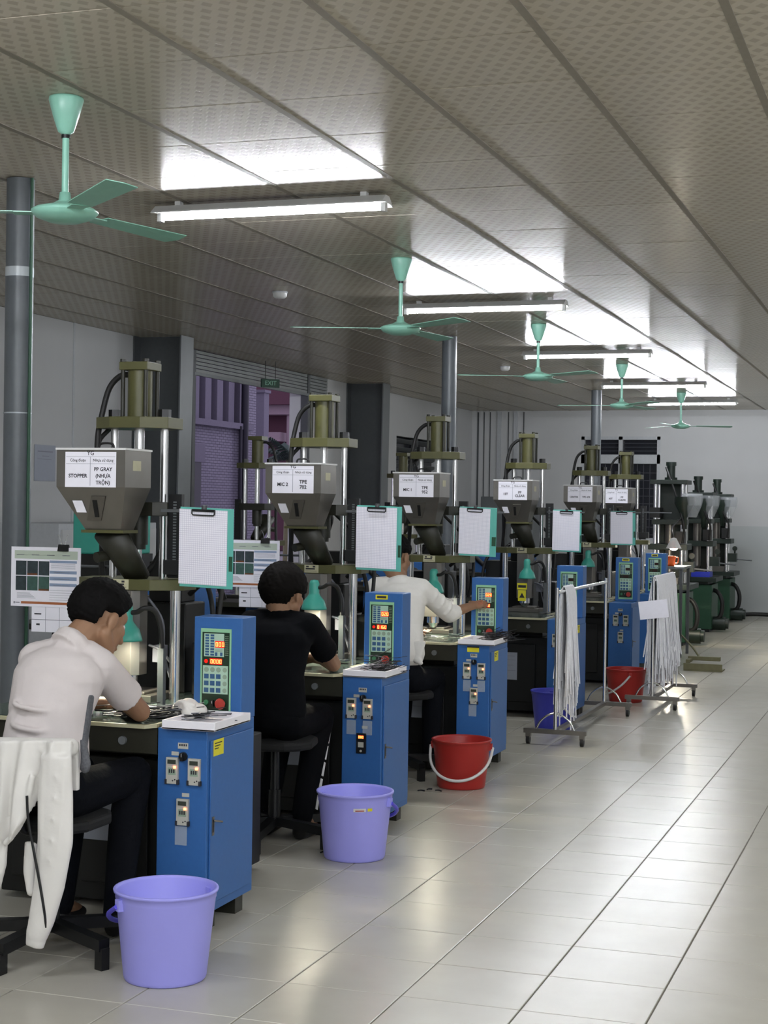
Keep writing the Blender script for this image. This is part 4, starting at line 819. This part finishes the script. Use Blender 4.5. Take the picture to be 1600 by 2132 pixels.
# gooseneck lamps
def lamp(x, y, z, label, on, post=(.14, .06), ang=0):
    t = empty('task_lamp', label, 'lamp', (x, y, z), ang, 'teal gooseneck task lamps')
    part('lsh', 'lamp_shade', lambda b: b.lathe([(.0, .155), (.02, .152), (.027, .135), (.027, .085), (.031, .075), (.055, .045), (.066, .008), (.067, .0), (.064, .0), (.052, .043), (.028, .073), (.024, .085), (.0, .1)], n=32), M['tealp'], t)
    part('lbu%d' % on, 'bulb', lambda b: b.ell((0, 0, .035), (.024, .024, .03), n=14), M['bulb'] if on else M['whitep'], t)
    part('lng', 'gooseneck', lambda b: b.tube([(.024, 0, .115), (.05, .0, .118), (.085, .0, .135), (.115, .03, .12), (.13, .05, .06), (.135, .055, -.03)], .0105, n=10), M['rubber'], t)
    part('lpo', 'lamp_post', lambda b: b.box(.122, .148, .042, .068, -z+.7708, -.03).box(.10, .17, .02, .09, -z+.7708, -z+.778), M['steeld'], t)
    return t
lamp(-3.084, 5.84, 1.037, 'teal gooseneck lamp lighting the nearest machine in front of the bowed head', 1)
lamp(-3.046, 7.84, 1.052, 'teal gooseneck lamp shining beside the person in black', 1)
lamp(-3.012, 9.86, 1.045, 'teal gooseneck lamp above the reaching white sleeve', 1, ang=-.2)
lamp(-2.992, 12.29, 1.043, 'unlit teal gooseneck lamp behind the thinly hung rolling rack', 0)
lamp(-3.009, 14.73, 1.058, 'unlit teal gooseneck lamp at the CENTER machine', 0)
# buckets
def bucket(x, y, R, h, m, hm, label, style, rz=0, s=1.0):
    t = empty('bucket', label, 'bucket', (x, y, 0), rz)
    r = R*.82; k = (R, h, m)
    part(('bk',)+k, 'bucket_body', lambda b: b.lathe([(.0, .004), (r*.93, .004), (r*.95, .0), (r*.97, .004), (r*.99, .012), (R*.97, h-.035), (R*.985, h-.03), (R*.985, h-.012), (R*1.02, h-.01), (R*1.03, h-.003), (R*1.02, h), (R*.975, h), (R*.96, h-.01), (r*.97, .012), (.0, .01)], n=56), M[m], t)
    for q in (-1, 1): part(('bl',)+k, 'handle_lug', lambda b: b.box(-.012, .012, -.014, .014, h-.06, h-.022), M[m], t, (q*(R*.985), 0, 0))
    if style == 'front':   # handle resting forward against the wall of the bucket
        pts = [(-(R+.012), 0, h-.045)]+[((R+.012)*-cos(a*pi/10), -(R*1.02)*sin(a*pi/10)-.004, h-.045-.62*h*sin(a*pi/10)**.8) for a in range(1, 10)]+[((R+.012), 0, h-.045)]
        part(('bh', style)+k, 'handle', lambda b: b.tube(pts, .0085, n=8, k=3), M[hm], t)
    else:
        pts = [(-(R+.01), 0, h-.045)]+[(-(R+.018)*cos(a*pi/10), -(R*1.03)*sin(a*pi/10)-.006, h-.045-.35*h*sin(a*pi/10)) for a in range(1, 10)]+[(R+.01, 0, h-.045)]
        part(('bh', style)+k, 'handle', lambda b: b.tube(pts, .0085, n=8, k=3), M[hm], t)
    return t
bucket(-2.425, 4.905, .172, .305, 'lav', 'lavd', 'nearest lavender plastic bucket in front of the first cabinet', 'side', -2.21)
b2 = bucket(-2.465, 6.895, .172, .305, 'lav', 'lavd', 'lavender plastic bucket with small stickers by the second cabinet', 'side', pi-.1)
k2 = MB(); a0 = -1.1
for da, z0, z1, ww, m in ((0, .235, .25, .028, 0), (0, .238, .242, .02, 1), (.28, .237, .25, .011, 2)):
    for i in range(6):
        a1 = a0+da+(i-3)*ww/.5/1.0; a2 = a0+da+(i-2)*ww/.5; rr = .1672+.0006*(m+1)
        k2.add([(rr*cos(a1), rr*sin(a1), z0), (rr*cos(a2), rr*sin(a2), z0), (rr*1.006*cos(a2), rr*1.006*sin(a2), z1), (rr*1.006*cos(a1), rr*1.006*sin(a1), z1)], [(0, 1, 2, 3)], m)
k2.build('sticker', [M['whitep'], M['red'], M['yellow']], b2).rotation_euler = (0, 0, -(pi-.1))
bucket(-2.525, 8.86, .168, .275, 'redp', 'whitep', 'red plastic bucket with a white handle in the aisle, nearest of the reds', 'front', .1)
bucket(-2.58, 11.48, .168, .275, 'bluep', 'whitep', 'dark blue plastic bucket behind the first rolling rack', 'front', 1.9)
bucket(-2.39, 13.33, .168, .275, 'redp', 'whitep', 'red plastic bucket beside the rack full of yarn', 'front', -1.2)
# rolling racks
def rack(x, y0, y1, h, label, arch=False):
    t = empty('rolling_rack', label, 'rack', (x, y0, 0), 0, 'stainless rolling racks'); L = y1-y0
    for y in (0, L):
        k = 'n' if y == 0 else 'f'
        part('rkb', 'base_bar', lambda b: b.box(-.215, .215, -.02, .02, .075, .105), M['staind'], t, (0, y, 0))
        part(('rku', h), 'upright', lambda b: b.cyl((0, 0, .105), (0, 0, h), .0125, n=14), M['chrome'], t, (0, y, 0))
        part('rka', 'brace_arch', lambda b: b.tube([(-.13, 0, .105), (-.10, 0, .16), (-.05, 0, .2), (0, 0, .215), (.05, 0, .2), (.10, 0, .16), (.13, 0, .105)], .007, n=8), M['chrome'], t, (0, y, 0))
        for s in (-1, 1):
            cs = part('rkc', 'castor', lambda b: b.cyl((-.011, 0, .03), (.011, 0, .03), .03, n=18, m=0).box(-.016, .016, -.02, .02, .045, .075, 1), [M['rubber'], M['staind']], t, (s*.185, y, 0))
    part(('rkr', L), 'hanging_rail', lambda b: b.cyl((0, 0, h-.03), (0, L, h-.03), .0125, n=12), M['chrome'], t)
    part(('rkl', L), 'connecting_rail', lambda b: b.box(-.018, .018, .02, L-.02, .077, .103), M['staind'], t)
    return t
rack(-2.385, 10.66, 12.37, 1.06, 'steel rolling rack hung with one thin skein of white yarn')
rack(-2.10, 12.89, 13.95, 1.06, 'steel rolling rack loaded with thick white yarn')
def yarn(x, y, z, ys, n, low, label, seed, loose):
    r = random.Random(seed); b = MB()
    for k in range(n):
        yy = y+r.uniform(-ys, ys); w = .016+.014*r.random(); l1 = z-low+r.gauss(0, .07)-(.2*r.random()**2); l2 = (z-low)*r.uniform(.8, 1.0)-.1*r.random()
        q = r.gauss(0, loose); q2 = r.gauss(0, loose)
        if r.random() < .55: l1, l2 = l2, l1
        b.tube([(x+w+.02+q, yy+q2, z-l1), (x+w+.012+q*.4, yy+q2*.5, z-l1*.5), (x+w, yy, z-.06), (x+.008, yy, z+.016), (x-.008, yy, z+.016), (x-w, yy, z-.06), (x-w-.012+q*.4, yy+q*.5, z-l2*.5), (x-w-.02+q2, yy+q, z-l2)], .0052, n=4, k=3)
    return tag(b.build('yarn_skein', M['yarn']), label, 'yarn')
yarn(-2.385, 11.0, 1.036, .13, 170, .24, 'thin skein of white yarn hanging from the nearer rack', 11, .012)
yarn(-2.10, 13.42, 1.036, .47, 520, .25, 'thick curtain of white yarn hanging on the farther rack', 12, .02)
sh_ = empty('paper_tag', 'blank white sheet fixed to the end of the yarn-laden rack', 'paper', (-2.093, 12.862, .80)); sh_.rotation_euler = (0, -.13, 0)
MB().box(-.115, .115, -.003, .0, -.072, .072).build('sheet', M['paper'], sh_); MB().tube([(0, .0, .06), (0, .012, .05), (0, .0, .04)], .003, n=5).build('tie', M['blackp'], sh_)
# green presses at the back
def press(x, y, s, label, hop, tall):
    t = empty('green_press', label, 'machine', (x, y, 0), 0, 'dark green presses by the back wall')
    P = lambda key, name, fn, m, par=t, loc=(0, 0, 0), bv=0: part(('gp', key, tall), name, fn, m, par, loc, 0, bv)
    P('b', 'base_cabinet', lambda b: b.box(-.28, .24, -.3, .35, .04, .62), M['greenb'], bv=.006)
    P('f', 'plinth', lambda b: b.box(-.25, .21, -.26, .32, 0, .04), M['blackp'])
    P('t', 'work_table', lambda b: b.box(-.32, .30, -.36, .38, .66, .72).box(-.2, .18, -.25, .3, .62, .66), M['green'], bv=.004)
    z = 1.95 if tall else 1.83
    for i, (a, c) in enumerate(((-.16, -.1), (.16, -.1), (-.16, .16), (.16, .16))): P('c', 'column', lambda b: b.cyl((0, 0, .72), (0, 0, z-.05), .024, n=14), M['green'] if i else M['chrome'], loc=(a, c, 0))
    P('p1', 'platen', lambda b: b.box(-.23, .23, -.17, .23, 1.12, 1.19), M['green'], bv=.004)
    P('p2', 'head_plate', lambda b: b.box(-.22, .22, -.16, .22, z-.05, z), M['green'], bv=.004)
    P('p3', 'crosshead', lambda b: b.box(-.2, .2, -.13, .18, 1.42, 1.48), M['green'], bv=.004)
    P('ba', 'barrel', lambda b: b.cyl((0, 0, .86), (0, 0, 1.12), .05, n=16).cyl((0, 0, .80), (0, 0, .86), .025, .045, n=16).cyl((0, 0, 1.19), (0, 0, 1.42), .055, n=16), M['staind'])
    P('md', 'mould', lambda b: b.box(-.12, .12, -.12, .12, .72, .79), M['staind'])
    P('cy', 'cylinder', lambda b: b.cyl((0, .03, z), (0, .03, z+.2), .05, n=18).cyl((0, .03, z), (0, .03, z+.03), .075, n=18).cyl((0, .03, z+.17), (0, .03, z+.215), .062, n=12), M['green'])
    P('h1', 'hydraulic_hose', lambda b: b.tube([(.2, -.1, .55), (.3, -.14, .52), (.36, -.15, .38), (.33, -.14, .2), (.2, -.12, .15)], .028, n=10), M['rubber'])
    P('h2', 'hydraulic_hose', lambda b: b.tube([(-.05, -.03, z+.15), (.02, -.12, z), (.12, -.22, z-.25), (.2, -.24, 1.4), (.18, -.2, 1.2)], .014, n=8), M['rubber'])
    P('mo', 'motor', lambda b: b.cyl((.1, -.1, .11), (.4, -.1, .11), .09, n=20).cyl((.4, -.1, .11), (.44, -.1, .11), .07, n=20), M['green'])
    P('vl', 'valve_block', lambda b: b.box(.16, .30, -.1, .05, .86, .98).cyl((.27, -.02, .98), (.27, -.02, 1.02), .012, n=8).cyl((.27, -.045, 1.05), (.27, -.005, 1.05), .035, n=16), M['green'])
    P('hn', 'lever', lambda b: b.cyl((.28, -.04, .90), (.52, -.1, .885), .010, n=8), M['steel'])
    P('sp', 'spine', lambda b: b.box(-.2, .16, .2, .34, .72, z-.05), M['green'], bv=.004)
    P('jb', 'valve_bank', lambda b: b.box(-.26, -.12, -.2, .0, .74, .9).box(.1, .2, -.2, -.05, 1.2, 1.34).box(-.22, -.1, -.16, .1, 1.5, 1.62), M['blackm'])
    hx, hy, hz = hop
    P('hp', 'feed_hopper', lambda b: b.lathe([(.12, .3), (.12, .22), (.03, .05), (.03, -.08), (.0, -.08)], (hx, hy, hz), 20), M['green'])
    P('bg', 'plastic_bag', lambda b: b.lathe([(.05, .06), (.11, .2), (.125, .28), (.12, .34), (.11, .335), (.1, .2)], (hx+.09, hy, hz), 18), M['bag'])
    return t
press(-2.96, 19.3, 1, 'tallest dark green press, nearest of the green ones', (.2, -.2, 1.45), True)
press(-2.95, 21.6, 1, 'middle dark green press with a bagged hopper and blue crate', (.1, -.16, 1.45), False)
press(-2.95, 23.6, 1, 'rearmost dark green press beside the bare back wall', (.1, -.16, 1.45), False)
tag(MB().box(-2.98, -2.74, 21.3, 21.6, .7205, .727).box(-2.98, -2.74, 21.3, 21.31, .727, .79).box(-2.98, -2.74, 21.59, 21.6, .727, .79).box(-2.98, -2.97, 21.31, 21.59, .727, .79).box(-2.75, -2.74, 21.31, 21.59, .727, .79).build('blue_crate', M['bluecrate']), 'small bright blue crate on the middle green press table', 'crate')
lp = empty('work_light', 'glowing work light hanging at the nearest green press', 'lamp', (-2.70, 17.9, 1.19))
MB().lathe([(.0, .1), (.03, .09), (.06, .03), (.085, -.02)], n=24).build('reflector', M['white'], lp); MB().ell((0, 0, .0), (.05, .05, .045)).build('bulb', M['bulb'], lp)
MB().tube([(0, 0, .09), (-.05, .2, .2), (-.1, .8, .25), (-.1, 1.25, .3)], .008, n=8).build('bracket_arm', M['blackp'], lp)
cu = empty('orange_cup', 'bright orange plastic jug under the far work light', 'jug', (-2.70, 17.72, .98)); MB().lathe([(.0, .0), (.038, .0), (.052, .11), (.048, .11), (.034, .008), (.0, .008)], n=24).build('jug_body', M['amber'], cu)
MB().tube([(.05, 0, .095), (.078, 0, .09), (.074, 0, .04), (.042, 0, .025)], .006, n=8).build('jug_handle', M['amber'], cu)
wt = empty('steel_bench', 'small grey steel bench under the far work light', 'bench', (-2.78, 17.8, 0))
MB().box(-.25, .25, -.3, .3, .955, .98).build('bench_top', M['steel'], wt)
for a in (-.22, .22):
    for c in (-.27, .27): part('wbl', 'leg', lambda b: b.box(-.015, .015, -.015, .015, 0, .955), M['steeld'], wt, (a, c, 0))
# odds and ends
pd = empty('foot_pedal', 'drab wooden foot pedal step on the floor beyond the yarn racks', 'pedal', (-2.13, 16.25, 0))
MB().box(-.19, .19, -.12, .12, 0, .012).box(-.19, .19, -.12, -.1, .012, .075).box(-.17, .15, .05, .1, .09, .13).box(-.17, -.13, -.1, .1, .075, .11).build('step', M['wood'], pd, bevel=.003)
MB().tube([(-.05, .1, .1), (-.15, .25, .2), (-.3, .5, .3)], .01, n=6).build('pedal_rod', M['wood'], pd)
tag(MB().tube([(-2.75, 24.3, .04), (-2.5, 24.45, .06), (-2.2, 24.5, .05), (-2.0, 24.4, .02), (-1.6, 24.5, .015)], .03, n=8).build('floor_hose', M['rubber']), 'black hose lying on the floor along the back wall', 'hose')
nt_ = empty('wall_notice', 'pale grey notice sheet on the wall behind the first machine', 'notice', (XL+.003, 11.78, 1.91))
MB().box(0, .004, -.165, .165, -.15, .15).build('sheet', M['notice'], nt_)
MB().box(.004, .0045, -.12, .12, .09, .10).box(.004, .0045, -.05, .06, .055, .06).box(.004, .0045, -.12, .1, .03, .033).build('print_lines', M['inkl'], nt_)
cbn = empty('storage_cabinet', 'pale grey metal storage cabinet against the wall behind the first machine', 'cabinet', (-6.6, 12.2, 0))
MB().box(-.38, .2, -1.2, .45, 0, 1.42).build('body', M['winframe'], cbn, bevel=.005)
for y in (-1.17, -.36): part('scd', 'door', lambda b: b.box(.2, .215, 0, .78, .06, 1.37), M['wall'], cbn, (0, y, 0))
for y in (-.45, -.3): part('sch', 'handle', lambda b: b.box(.215, .235, -.01, .01, .68, .82), M['steeld'], cbn, (0, y, 0))
tq = empty('teal_hopper_dryer', 'teal box-shaped material dryer behind the first machine hopper', 'machine', (-4.75, 8.8, 0))
MB().box(-.16, .16, -.2, .2, 1.28, 1.58).build('dryer_body', M['tealp'], tq, bevel=.01); MB().box(-.17, .17, -.21, .21, 1.12, 1.28).build('collar_box', M['blackm'], tq)
MB().cyl((0, 0, 0), (0, 0, 1.12), .06, n=14).box(-.2, .2, -.2, .2, 0, .03).build('stand', M['steeld'], tq)
gc = empty('grey_locker', 'grey steel locker in the far corner of the room', 'locker', (-6.0, 23.6, 0))
MB().box(-.4, .4, -.3, .4, 0, 1.75).build('body', M['steel'], gc, bevel=.005)
for x in (-.39, .01): part('gcd', 'door', lambda b: b.box(0, .38, -.315, -.3, .05, 1.7), M['steel'], gc, (x, 0, 0))
for x in (-.04, .04): part('gch', 'handle', lambda b: b.box(-.01, .01, -.33, -.315, .8, .95), M['steeld'], gc, (x, 0, 0))

for x, y, a in ((-2.69, 8.62, .3), (-2.66, 8.68, 1.2), (-2.6, 8.66, -.2), (-2.62, 6.92, .9)):
    o = part('scr', 'plastic_scrap', lambda b: b.tube([(-.02, 0, .004), (0, .005, .006), (.02, -.004, .004)], .004, n=6), M['wire'], None, (x, y, 0), a)
    tag(o, 'small black plastic scrap lying on the tiles by a bucket', 'scrap', 'plastic scraps on the floor')
